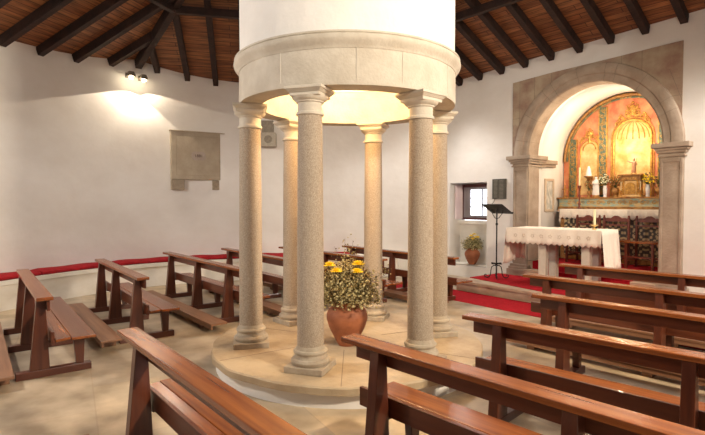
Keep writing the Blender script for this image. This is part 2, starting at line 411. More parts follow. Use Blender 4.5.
# niche interior (barrel vault chamber)
NR = 1.25
prof = [(AX - NR, 0.3), (AX - NR, AZ)] + [(AX + NR * math.cos(PI - PI * i / 24), AZ + NR * math.sin(PI * i / 24)) for i in range(1, 24)] + [(AX + NR, AZ), (AX + NR, 0.3)]
bm = new()
for a, b in zip(prof, prof[1:]):
    q = []
    vs = [bm.verts.new((p[0], y, p[1])) for p, y in ((a, WY + 0.45), (b, WY + 0.45), (b, 7.3), (a, 7.3))]
    bm.faces.new(vs)
bmesh.ops.remove_doubles(bm, verts=bm.verts[:], dist=1e-4)
o = struct('wall_niche', bm, 'niche_plaster', smooth=40)
s = o.modifiers.new('thick', 'SOLIDIFY'); s.thickness = 0.15; s.offset = 1.0
bm = new(); box(bm, AX - 1.6, AX + 1.6, 7.2, 7.4, 0.0, 4.2); struct('wall_niche_back', bm, 'niche_plaster')
# impost moulding continuing along both jambs of the niche
bm = new()
for sgn in (-1, 1):
    for (d, z0, z1) in ((0.05, 2.36, 2.42), (0.09, 2.42, 2.50)):
        xa, xb = sorted((AX + sgn * (NR + 0.02), AX + sgn * (NR - d)))
        box(bm, xa, xb, WY + 0.475, 6.50, z0, z1)
struct('trim_2', bm, 'arch_stone', bevel=0.008)

# sanctuary platform and steps
bm = new(); box(bm, -1.97, 4.6, 4.03, WY, 0.0, 0.145); box(bm, -2.0, 4.6, 4.0, WY, 0.145, 0.20)
struct('floor_platform', bm, 'step_stone', bevel=0.01)
bm = new(); box(bm, -1.42, 0.92, 5.33, WY + 0.02, 0.20, 0.35)
struct('floor_step', bm, 'step_stone', bevel=0.01)
bm = new(); box(bm, AX - NR - 0.02, AX + NR + 0.02, WY - 0.02, 7.2, 0.0, 0.50)
struct('floor_niche', bm, 'step_stone', bevel=0.01)

# roof facets
def facet(k, name):
    a = facet_n(k); n = (math.cos(a), math.sin(a)); t = (-math.sin(a), math.cos(a))
    bm = new(); uvl = bm.loops.layers.uv.new('UVMap')
    lift = 0.145
    d0, d1 = 6.35, 0.95
    pts = []
    for d, sg in ((d0, -1), (d0, 1), (d1, 1), (d1, -1)):
        u = sg * d * math.tan(math.radians(30)); pts.append((d, u))
    lo = [bm.verts.new((d * n[0] + u * t[0], d * n[1] + u * t[1], A0 - SL * d + lift)) for d, u in pts]
    hi = [bm.verts.new((v.co.x, v.co.y, v.co.z + 0.05)) for v in lo]
    faces = [lo, hi[::-1]] + [[lo[i], hi[i], hi[(i + 1) % 4], lo[(i + 1) % 4]] for i in range(4)]
    for f in faces: bm.faces.new(f)
    for f in bm.faces:
        for l in f.loops:
            i = (lo.index(l.vert) if l.vert in lo else hi.index(l.vert))
            l[uvl].uv = (pts[i][1] + 10, pts[i][0] * 1.077)
    return struct(name, bm, 'boards')
names = {0: 'ceiling_right', 1: 'ceiling_altar', 2: 'ceiling_back', 3: 'ceiling_left', 4: 'ceiling_front'}
for k, nm in names.items(): facet(k, nm)

# ------------------------------------------------------------------ roof timbers
def wall_dist(k, u):
    """distance along facet normal at which the line of lateral offset u meets the wall"""
    a = facet_n(k)
    for i in range(400):
        d = 4.6 + i * 0.005
        x = d * math.cos(a) - u * math.sin(a); y = d * math.sin(a) + u * math.cos(a)
        th = math.degrees(math.atan2(y, x)) % 360
        if k in (1,) or (k == 2 and th < 124.0):
            if y >= WY: return d
        elif math.hypot(x, y) >= wall_r(th): return d
    return d
place = {1: 'above the altar arch', 2: 'above the far wall', 3: 'above the left wall', 0: 'right of the arch', 4: 'near the entrance'}
for k in (1, 2, 3):
    a = facet_n(k)
    for i in range(-5, 6):
        u = {1: 0.54 * i, 2: 0.56 * i, 3: 0.615 * i - (0.42 if i > 0 else -0.42) * (1 if i else 0)}[k]
        if k == 3: u = 0.615 * i + 0.40
        dw = wall_dist(k, u) + 0.02
        dt = max(abs(u) * math.sqrt(3) + 0.06, 1.30)
        if dw - dt < 0.3: continue
        P = lambda d: (d * math.cos(a) - u * math.sin(a), d * math.sin(a) + u * math.cos(a), A0 - SL * d + 0.145)
        bm = new(); beam(bm, P(dw), P(dt), 0.105, 0.15)
        o = obj('roof_rafter', bm, 'beam', bevel=0.008)
        if i == 0: wh = 'dark wooden rafter running up to the drum, midmost of those ' + place[k]
        else:
            side = {1: ('right', 'left'), 2: ('right', 'left'), 3: ('right', 'left')}[k][0 if i < 0 else 1]
            rank = ['next to the midmost', 'second out from the midmost', 'third out from the midmost', 'fourth out from the midmost', 'shortest, closest to the hip beam'][abs(i) - 1]
            wh = f'dark wooden rafter {place[k]}, {rank}, {side} side'
        tag(o, wh, 'rafter', 'rafters under the roof ' + place[k])
hips = {0: 'dark hip beam right of the altar arch, running up to the drum', 1: 'dark hip beam rising from the corner between far wall and altar wall',
        2: 'dark hip beam rising to the drum from above the two wall floodlights', 3: 'dark hip beam over the near left end of the wall'}
for j, th in enumerate((HIP + 60, HIP + 120, HIP + 180, HIP + 240)):
    a = math.radians(th); c30 = math.cos(math.radians(30))
    r0 = (wall_r(th) if j else 6.0) + 0.01
    P = lambda r: (r * math.cos(a), r * math.sin(a), A0 - SL * r * c30 + 0.135)
    bm = new(); beam(bm, P(r0), P(1.20), 0.12, 0.19)
    tag(obj('hip_beam', bm, 'beam', bevel=0.008), hips[j], 'beam', 'hip beams of the roof')
pl = {1: 'dark cross beam under the rafters above the altar arch', 2: 'dark cross beam under the rafters above the far wall', 3: 'dark cross beam under the rafters above the left wall'}
for k in (1, 2, 3):
    a = facet_n(k); d = 3.86; u = d * math.tan(math.radians(30)) - 0.03
    P = lambda s: (d * math.cos(a) - s * u * math.sin(a), d * math.sin(a) + s * u * math.cos(a), A0 - SL * d + 0.02)
    bm = new(); beam(bm, P(-1), P(1), 0.10, 0.13)
    tag(obj('cross_beam', bm, 'beam', bevel=0.008), pl[k], 'beam', 'cross beams of the roof')

# ------------------------------------------------------------------ round stone bench and its cushions
bm = new(); cols = []
for i in range(61):
    th = 132 + (262 - 132) * i / 60; a = math.radians(th); rw = wall_r(th) - 0.004
    prof_ = [(rw, 0), (rw, 0.455), (rw - 0.44, 0.455), (rw - 0.44, 0.39), (rw - 0.40, 0.38), (rw - 0.40, 0)]
    cols.append([bm.verts.new((r * math.cos(a), r * math.sin(a), z)) for r, z in prof_])
for A, B in zip(cols, cols[1:]):
    for j in range(6): bm.faces.new((A[j], B[j], B[(j + 1) % 6], A[(j + 1) % 6]))
bm.faces.new(cols[0]); bm.faces.new(cols[-1][::-1])
tag(obj('wall_bench', bm, 'bench_plaster', smooth=40), 'low whitewashed stone bench running round the foot of the curved wall', 'bench')
cush = ['beside the foremost left pew', 'left of and behind the foremost left pew', 'between the first and second left pews from the front of the picture',
        'behind the second left pew', 'below the stone tablet', 'behind the third left pew and column', 'at the far end behind the columns', 'nearest the altar corner behind the pews', 'out near the entrance end', 'closest to the entrance end']
angs = [258, 243, 228, 215, 203, 189.5, 177, 165, 153, 141.5]
cl = ['red cushion at the entrance end of the wall bench', 'red cushion on the wall bench, second from the entrance end', 'red cushion on the wall bench level with the foremost left pew',
      'red cushion on the wall bench at the left edge of the picture', 'red cushion on the wall bench between the two nearest left pews', 'red cushion on the wall bench under the stone tablet',
      'red cushion on the wall bench behind the leftmost column', 'red cushion on the wall bench seen between columns, right of the tablet', 'red cushion at the far end of the wall bench']
for j in range(9):
    t0, t1 = angs[j + 1] + 0.12, angs[j] - 0.12
    bm = new(); cols = []
    nn = 10
    for i in range(nn + 1):
        th = t0 + (t1 - t0) * i / nn; a = math.radians(th); rw = wall_r(th)
        e = 0.012 if i in (0, nn) else 0.0
        zt = 0.525 + 0.006 * math.sin(i * 1.1 + j)
        prof_ = [(rw - 0.03, 0.457), (rw - 0.02, zt - e), (rw - 0.36, zt - e), (rw - 0.405, zt - 0.025), (rw - 0.405, 0.475), (rw - 0.38, 0.457)]
        cols.append([bm.verts.new((r * math.cos(a), r * math.sin(a), z)) for r, z in prof_])
    for A, B in zip(cols, cols[1:]):
        for q in range(6): bm.faces.new((A[q], B[q], B[(q + 1) % 6], A[(q + 1) % 6]))
    bm.faces.new(cols[0]); bm.faces.new(cols[-1][::-1])
    tag(obj('bench_cushion', bm, 'cushion', smooth=45), cl[j], 'cushion', 'red cushions on the wall bench')

# ------------------------------------------------------------------ ring of columns
PZ = 0.19
bm = new()
prof_ = [(0, 0), (1.345, 0), (1.33, 0.115), (0, 0.115)]
lathe(bm, prof_, 72, cap=False)
base_root = thing('round_platform', 'low round stone platform carrying the six columns', 'platform')
obj('rendered_base', bm, 'drum_plaster', base_root, smooth=40)
bm = new()
rr = random.Random(3)
prof_ = [(0, 0.115), (1.37, 0.115), (1.392, 0.125), (1.392, 0.178), (1.38, PZ), (0, PZ)]
lathe(bm, prof_, 96, cap=False)
wob = {}
for v in bm.verts:
    r = math.hypot(v.co.x, v.co.y)
    if r > 1.3:
        k = round(math.atan2(v.co.y, v.co.x), 3)
        if k not in wob: wob[k] = 1 + 0.006 * math.sin(k * 7) + 0.004 * math.sin(k * 17 + 1) + rr.uniform(-0.003, 0.003)
        v.co.x *= wob[k]; v.co.y *= wob[k]
obj('slab', bm, 'slab', base_root, smooth=40)
bm = new()   # joints between slabs as thin inlaid strips
for th in (20, 75, 140, 205, 262, 318):
    a = math.radians(th)
    beam(bm, (0.40 * math.cos(a), 0.40 * math.sin(a), PZ + 0.0015), (1.37 * math.cos(a + 0.05), 1.37 * math.sin(a + 0.05), PZ + 0.0015), 0.006, 0.01)
obj('joint', bm, 'joint', base_root)

CB, CT = PZ, 2.597     # column foot and top
def make_column(label):
    t = thing('stone_column', label, 'column', (1, 0, 0), 0, 'stone columns of the ring')
    bm = new(); box(bm, -0.174, 0.174, -0.174, 0.174, CB, CB + 0.055)
    obj('plinth', bm, 'base_stone', t, bevel=0.006)
    bm = new(); z = CB + 0.055
    pr_ = [(0.158, z), (0.168, z + 0.015), (0.170, z + 0.032), (0.160, z + 0.05), (0.146, z + 0.055), (0.137, z + 0.075), (0.136, z + 0.088),
           (0.144, z + 0.094), (0.148, z + 0.108), (0.143, z + 0.122), (0.128, z + 0.128), (0.124, z + 0.142), (0.117, z + 0.16)]
    lathe(bm, pr_, 36); obj('base', bm, 'base_stone', t, smooth=35)
    bm = new(); z0 = CB + 0.215; z1 = 2.365; n = 12
    pr_ = [(0.1165 - 0.012 * (i / n) ** 1.6, z0 + (z1 - z0) * i / n) for i in range(n + 1)]
    lathe(bm, pr_, 36); obj('shaft', bm, 'shaft', t, smooth=35)
    bm = new()
    pr_ = [(0.106, 2.365), (0.118, 2.370), (0.121, 2.381), (0.118, 2.392), (0.106, 2.397), (0.104, 2.445), (0.106, 2.470), (0.118, 2.476), (0.120, 2.486), (0.128, 2.490), (0.148, 2.505), (0.156, 2.522)]
    lathe(bm, pr_, 36); obj('capital', bm, 'limestone_light', t, smooth=35)
    bm = new()
    def sq(h0, h1, w0, w1):
        hexa(bm, [(-w0, -w0, h0), (w0, -w0, h0), (w0, w0, h0), (-w0, w0, h0)], [(-w1, -w1, h1), (w1, -w1, h1), (w1, w1, h1), (-w1, w1, h1)])
    sq(2.520, 2.548, 0.132, 0.134); sq(2.548, 2.572, 0.138, 0.160); sq(2.572, CT, 0.167, 0.167)
    obj('abacus', bm, 'limestone_light', t, bevel=0.004)
    return t
cols_def = [(4.3, 'grey stone column at front right of the ring, partly behind the nearest right pew rail'), (64.3, 'stone column on the right of the ring, half hidden behind a nearer column'),
            (124.3, 'stone column at the back of the ring just behind the flower pot'), (184.3, 'stone column at the back left, half hidden behind the nearest column'),
            (244.3, 'leftmost stone column of the ring'), (304.3, 'nearest stone column of the ring, left of the flower pot')]
c0 = None
for th, lb in cols_def:
    a = math.radians(th)
    loc = (math.cos(a) * 0.998, math.sin(a) * 0.998, 0)
    if c0 is None:
        c0 = make_column(lb); c0.location = loc; c0.rotation_euler = (0, 0, a)
    else: dup(c0, loc, a, lb)

drum = thing('stone_drum', 'round stone and white plaster drum carried by the six columns', 'drum', (0, 0, 0))
bm = new()
prof_ = [(0.885, CT + 0.003), (1.100, CT + 0.003), (1.105, 2.63), (1.103, 2.90), (0.99, 2.90), (0.99, 2.98), (0.905, 2.98), (0.905, 2.90), (0.89, 2.88)]
lathe(bm, prof_ + [prof_[0]], 96, cap=False)
obj('architrave', bm, 'limestone', drum, smooth=30)
bm = new()
prof_ = [(1.03, 2.90), (1.108, 2.90), (1.112, 2.912), (1.120, 2.925), (1.135, 2.945), (1.150, 2.965), (1.156, 2.985), (1.153, 3.005), (1.142, 3.012), (1.150, 3.018), (1.150, 3.032), (1.110, 3.045), (1.03, 3.045)]
lathe(bm, prof_ + [prof_[0]], 96, cap=False)
obj('cornice', bm, 'limestone', drum, smooth=30)
bm = new()
for th in (-68, -33, -12, 20):       # vertical joints in the cornice and architrave
    a = math.radians(th)
    m_ = Matrix.Rotation(a, 4, 'Z')
    box(bm, 1.10, 1.1075, -0.002, 0.002, 2.64, 2.90, m_)
    
obj('joint', bm, 'pale_joint', drum)
bm = new()
lathe(bm, [(1.095, 3.045), (1.098, 4.0), (1.095, 7.0), (0.93, 7.0), (0.93, 3.30), (0.0, 3.30), (0.0, 3.16), (0.905, 3.16), (0.905, 2.985), (1.03, 2.985), (1.03, 3.045), (1.095, 3.045)], 96, cap=False)
obj('plaster_wall', bm, 'drum_plaster', drum, smooth=30)

# ------------------------------------------------------------------ arch around the altar niche
arch_root = thing('stone_archway', 'brown stone archway framing the altar niche, with square surround', 'arch', (AX, WY, 0))
def ar(bm, name, m, **k):
    for v in bm.verts: v.co = v.co - Vector((AX, WY, 0))
    return obj(name, bm, m, arch_root, **k)
# surround
bm = new()
ro = 1.42
outer = [(-1.78, 2.57), (-1.78, 4.02), (-1.0, 4.055), (0.2, 4.075), (1.20, 4.10), (1.20, 2.57)]
inn = [(AX + ro * math.cos(PI * i / 30), 2.57 + (AZ - 2.57) * 0 + (ro) * math.sin(PI * i / 30)) for i in range(31)]
plate_poly = [(-1.78, 2.57), (-1.78, 4.02), (-1.0, 4.055), (0.2, 4.075), (1.20, 4.10), (1.20, 2.57)] + inn
plate_poly = plate_poly[:5] + [(1.20, 2.57)] + inn
plate_with_holes(bm, plate_poly, [], WY - 0.022, WY - 0.001)
ar(bm, 'surround', 'spandrel')
bm = new()
for x0, z0, x1, z1 in ((-1.62, 2.95, -1.62, 4.02), (-1.30, 3.42, -1.30, 4.04), (-0.95, 3.78, -0.95, 4.05), (-0.45, 3.98, -0.45, 4.06), (0.30, 3.9, 0.30, 4.07), (0.62, 3.7, 0.62, 4.08),
                       (-1.78, 3.3, -1.53, 3.3), (1.0, 3.28, 1.2, 3.28), (1.02, 3.7, 1.2, 3.2)):
    tube(bm, [(x0, WY - 0.0225, z0), (x1, WY - 0.0225, z1)], 0.0035, 4)
ar(bm, 'surround_joint', 'joint')
# archivolt with stepped profile, swept
sec = [(1.175, 0.30), (1.175, -0.03), (1.205, -0.055), (1.30, -0.055), (1.315, -0.075), (1.36, -0.085), (1.44, -0.085), (1.475, -0.07), (1.485, -0.04), (1.485, 0.0), (1.20, 0.0), (1.20, 0.30)]
bm = new(); rings = []
for i in range(49):
    a = PI * i / 48
    rings.append([bm.verts.new((AX + r * math.cos(a), WY + y, AZ + 0.06 + (r) * math.sin(a))) for r, y in sec])
for A, B in zip(rings, rings[1:]):
    for j in range(len(sec)): bm.faces.new((A[j], B[j], B[(j + 1) % len(sec)], A[(j + 1) % len(sec)]))
bm.faces.new(rings[0]); bm.faces.new(rings[-1][::-1])
ar(bm, 'archivolt', 'arch_stone', smooth=25)
bm = new()
for i in range(1, 11):
    a = PI * (i + 0.3 * math.sin(i * 2.1)) / 11
    c, s_ = math.cos(a), math.sin(a); zz = AZ + 0.06
    tube(bm, [(AX + r * c, WY + y - 0.0015, zz + r * s_) for r, y in ((1.174, 0.29), (1.174, -0.03), (1.205, -0.056), (1.30, -0.056), (1.315, -0.076), (1.36, -0.086), (1.44, -0.086), (1.476, -0.07), (1.486, -0.04))], 0.003, 4)
ar(bm, 'voussoir_joint', 'joint')
for sgn, nm in ((-1, 'l'), (1, 'r')):
    xi = AX + sgn * 1.15; xo = AX + sgn * 1.50
    x0, x1 = min(xi, xo), max(xi, xo)
    bm = new()
    box(bm, x0 + 0.02, x1 - 0.02, WY - 0.075, WY - 0.001, 0.21, 2.38)
    # raised frame of the panelled face
    box(bm, x0 + 0.02, x0 + 0.06, WY - 0.09, WY - 0.075, 0.45, 2.32); box(bm, x1 - 0.06, x1 - 0.02, WY - 0.09, WY - 0.075, 0.45, 2.32)
    box(bm, x0 + 0.06, x1 - 0.06, WY - 0.09, WY - 0.075, 2.26, 2.32)
    xr0, xr1 = sorted((xi, xi + sgn * 0.022))
    box(bm, xr0, xr1 + 0.0, WY - 0.06, WY + 0.30, 0.51, 2.38)
    ar(bm, 'pilaster', 'arch_stone', bevel=0.006)
    bm = new()
    for e, z0, z1 in ((0.07, 0.203, 0.33), (0.045, 0.33, 0.38), (0.025, 0.38, 0.43)):
        box(bm, x0 - e, x1 + e, WY - 0.09 - e, WY - 0.001, z0, z1)
    ar(bm, 'pilaster_base', 'arch_stone', bevel=0.008)
    bm = new()
    for e, z0, z1 in ((0.015, 2.34, 2.37), (0.03, 2.40, 2.44), (0.055, 2.44, 2.48), (0.09, 2.48, 2.555)):
        box(bm, x0 - e, x1 + e, WY - 0.085 - e, WY - 0.001, z0, z1)
        xa, xb = sorted((xi - sgn * e, xi + sgn * 0.02)); box(bm, xa, xb, WY - 0.001, WY + 0.47, z0, z1)
    box(bm, x0, x1, WY - 0.08, WY - 0.001, 2.36, 2.48)
    ar(bm, 'impost', 'arch_stone', bevel=0.006)

# ------------------------------------------------------------------ carpets
bm = new(); box(bm, -3.3, 4.0, 3.24, 4.02, 0.001, 0.012)
tag(obj('floor_carpet', bm, 'carpet'), 'long red carpet strip on the floor in front of the altar step', 'carpet')
bm = new()
pts = [(-1.97, 4.42), (-0.3, 4.12), (2.9, 4.12), (2.9, 5.32), (-1.97, 5.32)]
a = [bm.verts.new((x, y, 0.201)) for x, y in pts]; b = [bm.verts.new((x, y, 0.212)) for x, y in pts]
bm.faces.new(a[::-1]); bm.faces.new(b)
for i in range(5): bm.faces.new((a[i], a[(i + 1) % 5], b[(i + 1) % 5], b[i]))
tag(obj('platform_carpet', bm, 'carpet'), 'red carpet covering the raised platform under the altar table', 'carpet')
bm = new()
box(bm, -1.0, 0.55, 5.322, 5.329, 0.213, 0.361); box(bm, -1.0, 0.55, 5.322, 5.465, 0.351, 0.361)
box(bm, -1.30, 0.80, 5.466, 5.478, 0.362, 0.512); box(bm, -1.30, 0.80, 5.466, 6.35, 0.501, 0.512)
tag(obj('niche_carpet', bm, 'carpet'), 'red carpet running up the niche steps beneath the three chairs', 'carpet')

# ------------------------------------------------------------------ high altar and altarpiece
ha = thing('high_altar', 'high altar block with dark patterned front inside the niche', 'altar', (AX, 6.42, 0.5))
def rel(bm, name, m, root, **k):
    for v in bm.verts: v.co = v.co - root.location
    return obj(name, bm, m, root, **k)
bm = new(); box(bm, -1.28, 0.93, 6.45, 6.80, 0.512, 1.46); rel(bm, 'altar_body', 'step_stone', ha)
bm = new(); box(bm, -1.20, 0.85, 6.43, 6.45, 0.60, 1.42); rel(bm, 'patterned_front', 'pattern', ha)
bm = new(); box(bm, -1.28, 0.93, 6.425, 6.45, 0.512, 0.60); box(bm, -1.28, -1.20, 6.425, 6.45, 0.60, 1.46); box(bm, 0.85, 0.93, 6.425, 6.45, 0.60, 1.46)
rel(bm, 'front_frame', 'gold_dark', ha, bevel=0.005)
bm = new(); box(bm, -1.33, 0.97, 6.36, 6.84, 1.46, 1.50); rel(bm, 'altar_top', 'step_stone', ha, bevel=0.006)
# ledge (gradine)
lg = thing('altar_ledge', 'painted teal and gold ledge behind the high altar carrying vases and statues', 'ledge', (AX, 6.75, 1.5))
bm = new(); box(bm, -1.44, 0.98, 6.60, 6.86, 1.512, 1.56); box(bm, -1.46, 0.98, 6.57, 6.86, 1.715, 1.745); rel(bm, 'moulding', 'gold_dark', lg, bevel=0.006)
bm = new(); box(bm, -1.42, 0.96, 6.615, 6.86, 1.56, 1.715); rel(bm, 'painted_band', 'ledge_teal', lg)
bm = new()
for i in range(11):
    x = -1.2 + i * 0.2
    tube(bm, spiral((x, 1.635), 0.045, 1.1, 0, 1, 12, y=6.612), 0.008, 5); tube(bm, spiral((x + 0.09, 1.64), 0.035, 1.1, PI, -1, 12, y=6.612), 0.007, 5)
rel(bm, 'gold_scrollwork', 'gold', lg)

RX = -0.10
ap = thing('altarpiece', 'coral and gold baroque altarpiece with central arched niche', 'altarpiece', (RX, 6.85, 1.5))
RR = 1.235
out = [(AX - RR + 0.0, 1.5)] + [(AX + RR * math.cos(PI - PI * i / 32), AZ + RR * math.sin(PI * i / 32)) for i in range(33)] + [(AX + RR, 1.5)]
nw = 0.325; nz = 2.88
hole = [(RX - nw, 1.75)] + [(RX + nw * math.cos(PI - PI * i / 18), nz + nw * math.sin(PI * i / 18)) for i in range(19)] + [(RX + nw, 1.75)]
bm = new(); plate_with_holes(bm, out, [hole], 6.87, 6.93)
rel(bm, 'marbled_back', 'coral', ap)
# curved niche
bm = new(); prof_ = [(nw, 1.75), (nw, nz)] + [(nw * math.cos(PI / 2 * i / 10), nz + nw * math.sin(PI / 2 * i / 10)) for i in range(1, 11)]
n = 20; grid = []
for r, z in prof_:
    grid.append([bm.verts.new((RX + r * math.cos(PI * i / n), 6.90 + 0.8 * r * math.sin(PI * i / n), z)) for i in range(n + 1)])
for A, B in zip(grid, grid[1:]):
    for i in range(n): bm.faces.new((A[i], A[i + 1], B[i + 1], B[i]))
nm_ = rel(bm, 'central_niche', 'gold_pale', ap, smooth=60)
bm = new()
for i in range(9):                    # shell ribs
    a = PI * (i + 0.5) / 9
    pts = [(RX + (nw - 0.008) * math.cos(a) * math.cos(t), 6.90 + 0.8 * (nw - 0.008) * math.sin(a) * math.cos(t) * 1.0, nz + (nw - 0.01) * math.sin(t)) for t in [PI / 2 * j / 8 for j in range(8)]]
    tube(bm, pts, 0.011, 6, 0.004)
rel(bm, 'shell_rib', 'gold', ap)
def arch_pts(cx, hw, z0, zc, y, n=20): return [(cx - hw, y, z0)] + [(cx + hw * math.cos(PI - PI * i / n), y, zc + hw * math.sin(PI * i / n)) for i in range(n + 1)] + [(cx + hw, y, z0)]
bm = new(); tube(bm, arch_pts(RX, nw + 0.015, 1.75, nz, 6.86), 0.022, 8); tube(bm, arch_pts(RX, nw + 0.06, 1.75, nz, 6.865), 0.012, 8)
rel(bm, 'niche_frame', 'gold', ap)
def carve(bm, cx, cz, s, y):   # a carved crown of leaves and scrolls
    for sg in (-1, 1):
        tube(bm, spiral((cx + sg * 0.09 * s, cz + 0.05 * s), 0.075 * s, 1.3, PI / 2 - sg * 0.6, sg, 16, y=y), 0.016 * s, 6)
        tube(bm, spiral((cx + sg * 0.19 * s, cz - 0.02 * s), 0.065 * s, 1.2, PI / 2, -sg, 16, y=y), 0.016 * s, 6)
        tube(bm, spiral((cx + sg * 0.28 * s, cz - 0.10 * s), 0.055 * s, 1.2, PI / 2, sg, 16, y=y), 0.014 * s, 6)
        tube(bm, [(cx + sg * 0.05 * s, y, cz + 0.10 * s), (cx + sg * 0.10 * s, y - 0.01, cz + 0.20 * s), (cx + sg * 0.03 * s, y, cz + 0.25 * s)], 0.022 * s, 6, 0.006 * s)
    ball(bm, (cx, y, cz + 0.15 * s), 0.06 * s, 2, (1, 0.5, 1.2)); ball(bm, (cx, y, cz + 0.26 * s), 0.028 * s, 1)
    for i in range(7):
        a = PI * (i + 0.5) / 7
        tube(bm, [(cx + 0.03 * s * math.cos(a), y, cz + 0.02 * s), (cx + 0.13 * s * math.cos(a), y - 0.012, cz + 0.13 * s * math.sin(a))], 0.02 * s, 5, 0.008 * s)
bm = new(); carve(bm, RX, 3.28, 1.0, 6.855); rel(bm, 'carved_crown', 'gold', ap)
for sg in (-1, 1):
    cx = RX + sg * 0.82
    if abs(cx - AX) < 1.1:
        bm = new(); hw = 0.17
        poly = [(cx - hw, 1.80), (cx + hw, 1.80)] + [(cx + hw * math.cos(PI * i / 14), 2.72 + hw * math.sin(PI * i / 14)) for i in range(15)]
        prism(bm, poly, 6.855, 6.869); rel(bm, 'side_panel', 'gold_pale', ap)
        bm = new(); tube(bm, arch_pts(cx, hw + 0.01, 1.80, 2.72, 6.855, 14), 0.014, 6); rel(bm, 'panel_frame', 'gold', ap)
        bm = new(); carve(bm, cx, 2.95, 0.7, 6.852)
        for i in range(16):
            a = PI * i / 15; ball(bm, (cx + 0.13 * math.cos(a), 6.853, 2.72 + 0.13 * math.sin(a)), 0.016, 1)
        tube(bm, [(cx, 6.853, 2.95), (cx, 6.853, 2.72 + 0.13)], 0.03, 6)
        rel(bm, 'carved_panel_top', 'gold', ap)
for x0, x1, zt in ((-1.33, -1.19, 2.95), (-0.72, -0.58, 3.53), (0.37, 0.50, 3.40), (0.80, 0.92, 2.8)):
    bm = new(); box(bm, x0, x1, 6.845, 6.869, 1.75, zt); st = rel(bm, 'teal_strip', 'teal', ap)
    bm = new()
    box(bm, x0 - 0.014, x0, 6.838, 6.869, 1.75, zt); box(bm, x1, x1 + 0.014, 6.838, 6.869, 1.75, zt)
    z = 1.80; q = 0
    while z < zt - 0.06:
        cxx = (x0 + x1) / 2
        tube(bm, spiral((cxx + (0.012 if q % 2 else -0.012), z + 0.03), 0.036, 1.1, q, 1 if q % 2 else -1, 10, y=6.843), 0.007, 5)
        z += 0.085; q += 1
    rel(bm, 'strip_scrollwork', 'gold', ap)
bm = new(); tube(bm, [(AX + (RR - 0.035) * math.cos(PI - PI * i / 32), 6.84, AZ + (RR - 0.035) * math.sin(PI * i / 32)) for i in range(33)], 0.030, 8)
rel(bm, 'arched_border', 'gold_dark', ap)
bm = new(); tube(bm, [(AX + (RR - 0.085) * math.cos(PI - PI * i / 32), 6.85, AZ + (RR - 0.085) * math.sin(PI * i / 32)) for i in range(33)], 0.018, 8)
rel(bm, 'inner_border', 'teal', ap)

# things on the ledge
LZ = 1.746
def lath_obj(name, prof_, m, label, cat, loc, seg=20, group=None):
    bm = new(); lathe(bm, prof_, seg)
    o = obj(name, bm, m, smooth=50); o.location = loc
    return tag(o, label, cat, group)
def vase_with_flowers(loc, vm, vprof, vlabel, fm, flabel, r, h, n, seed, squash=0.7):
    lath_obj('vase', vprof, vm, vlabel, 'vase', loc)
    rd = random.Random(seed); z0 = loc[2] + vprof[-1][1]
    root = thing('flower_arrangement', flabel, 'flowers', (loc[0], loc[1], z0))
    bm = new()
    for i in range(n):
        a = rd.uniform(0, 2 * PI); q = rd.random() ** 0.5
        p = (q * r * math.cos(a), q * r * squash * math.sin(a), h * (0.25 + 0.75 * rd.random()) * (1 - 0.45 * q * q))
        tube(bm, [(0, 0, -0.02), (p[0] * 0.4, p[1] * 0.4, p[2] * 0.6), p], 0.0025, 4)
    lf = obj('stem', bm, 'leaf', root); lf['kind'] = 'stuff'
    bm = new(); bm2 = new()
    for i in range(n * 2):
        a = rd.uniform(0, 2 * PI); q = rd.random() ** 0.5
        p = (q * r * math.cos(a), q * r * squash * math.sin(a), h * (0.15 + 0.85 * rd.random()) * (1 - 0.45 * q * q))
        if i % 2: ball(bm, p, rd.uniform(0.012, 0.022), 1, (1, 1, 0.7))
        else:
            d = Vector((rd.uniform(-1, 1), rd.uniform(-1, 1), rd.uniform(-0.3, 1))).normalized() * 0.04; s_ = d.cross(Vector((0, 0, 1))).normalized() * 0.010
            v = [bm2.verts.new(Vector(p) + k) for k in (-d, s_, d, -s_)]; bm2.faces.new(v)
    b_ = obj('blossom', bm, fm, root, smooth=60); b_['kind'] = 'stuff'
    b_ = obj('leaf', bm2, 'leaf', root); b_['kind'] = 'stuff'
    return root
vp = [(0.030, 0), (0.034, 0.01), (0.028, 0.03), (0.036, 0.10), (0.040, 0.16), (0.030, 0.20), (0.036, 0.225)]
vase_with_flowers((-0.52, 6.70, LZ), M['porcelain'], vp, 'white patterned vase on the ledge beside the white statue', M['white_petal'], 'white and pale green flowers in the vase beside the white statue', 0.13, 0.24, 40, 1)
vase_with_flowers((0.26, 6.68, LZ), M['porcelain'], vp, 'white patterned vase on the ledge right of the golden tabernacle', M['yellow'], 'yellow flowers with green leaves in the vase right of the tabernacle', 0.12, 0.25, 34, 2)
vp2 = [(0.045, 0), (0.05, 0.015), (0.035, 0.04), (0.07, 0.09), (0.075, 0.13), (0.05, 0.17), (0.055, 0.18)]
vase_with_flowers((-0.33, 6.72, LZ), M['gold_dark'], vp2, 'round brown vase on the ledge left of the golden tabernacle', M['rust_petal'], 'rust brown dried flowers left of the golden tabernacle', 0.14, 0.28, 44, 3)
vase_with_flowers((0.44, 6.70, LZ), M['gold_dark'], vp2, 'gilded pot at the right end of the ledge by the pilaster', M['leaf_pale'], 'dark leafy plant in the gilded pot by the right pilaster', 0.09, 0.26, 30, 4)
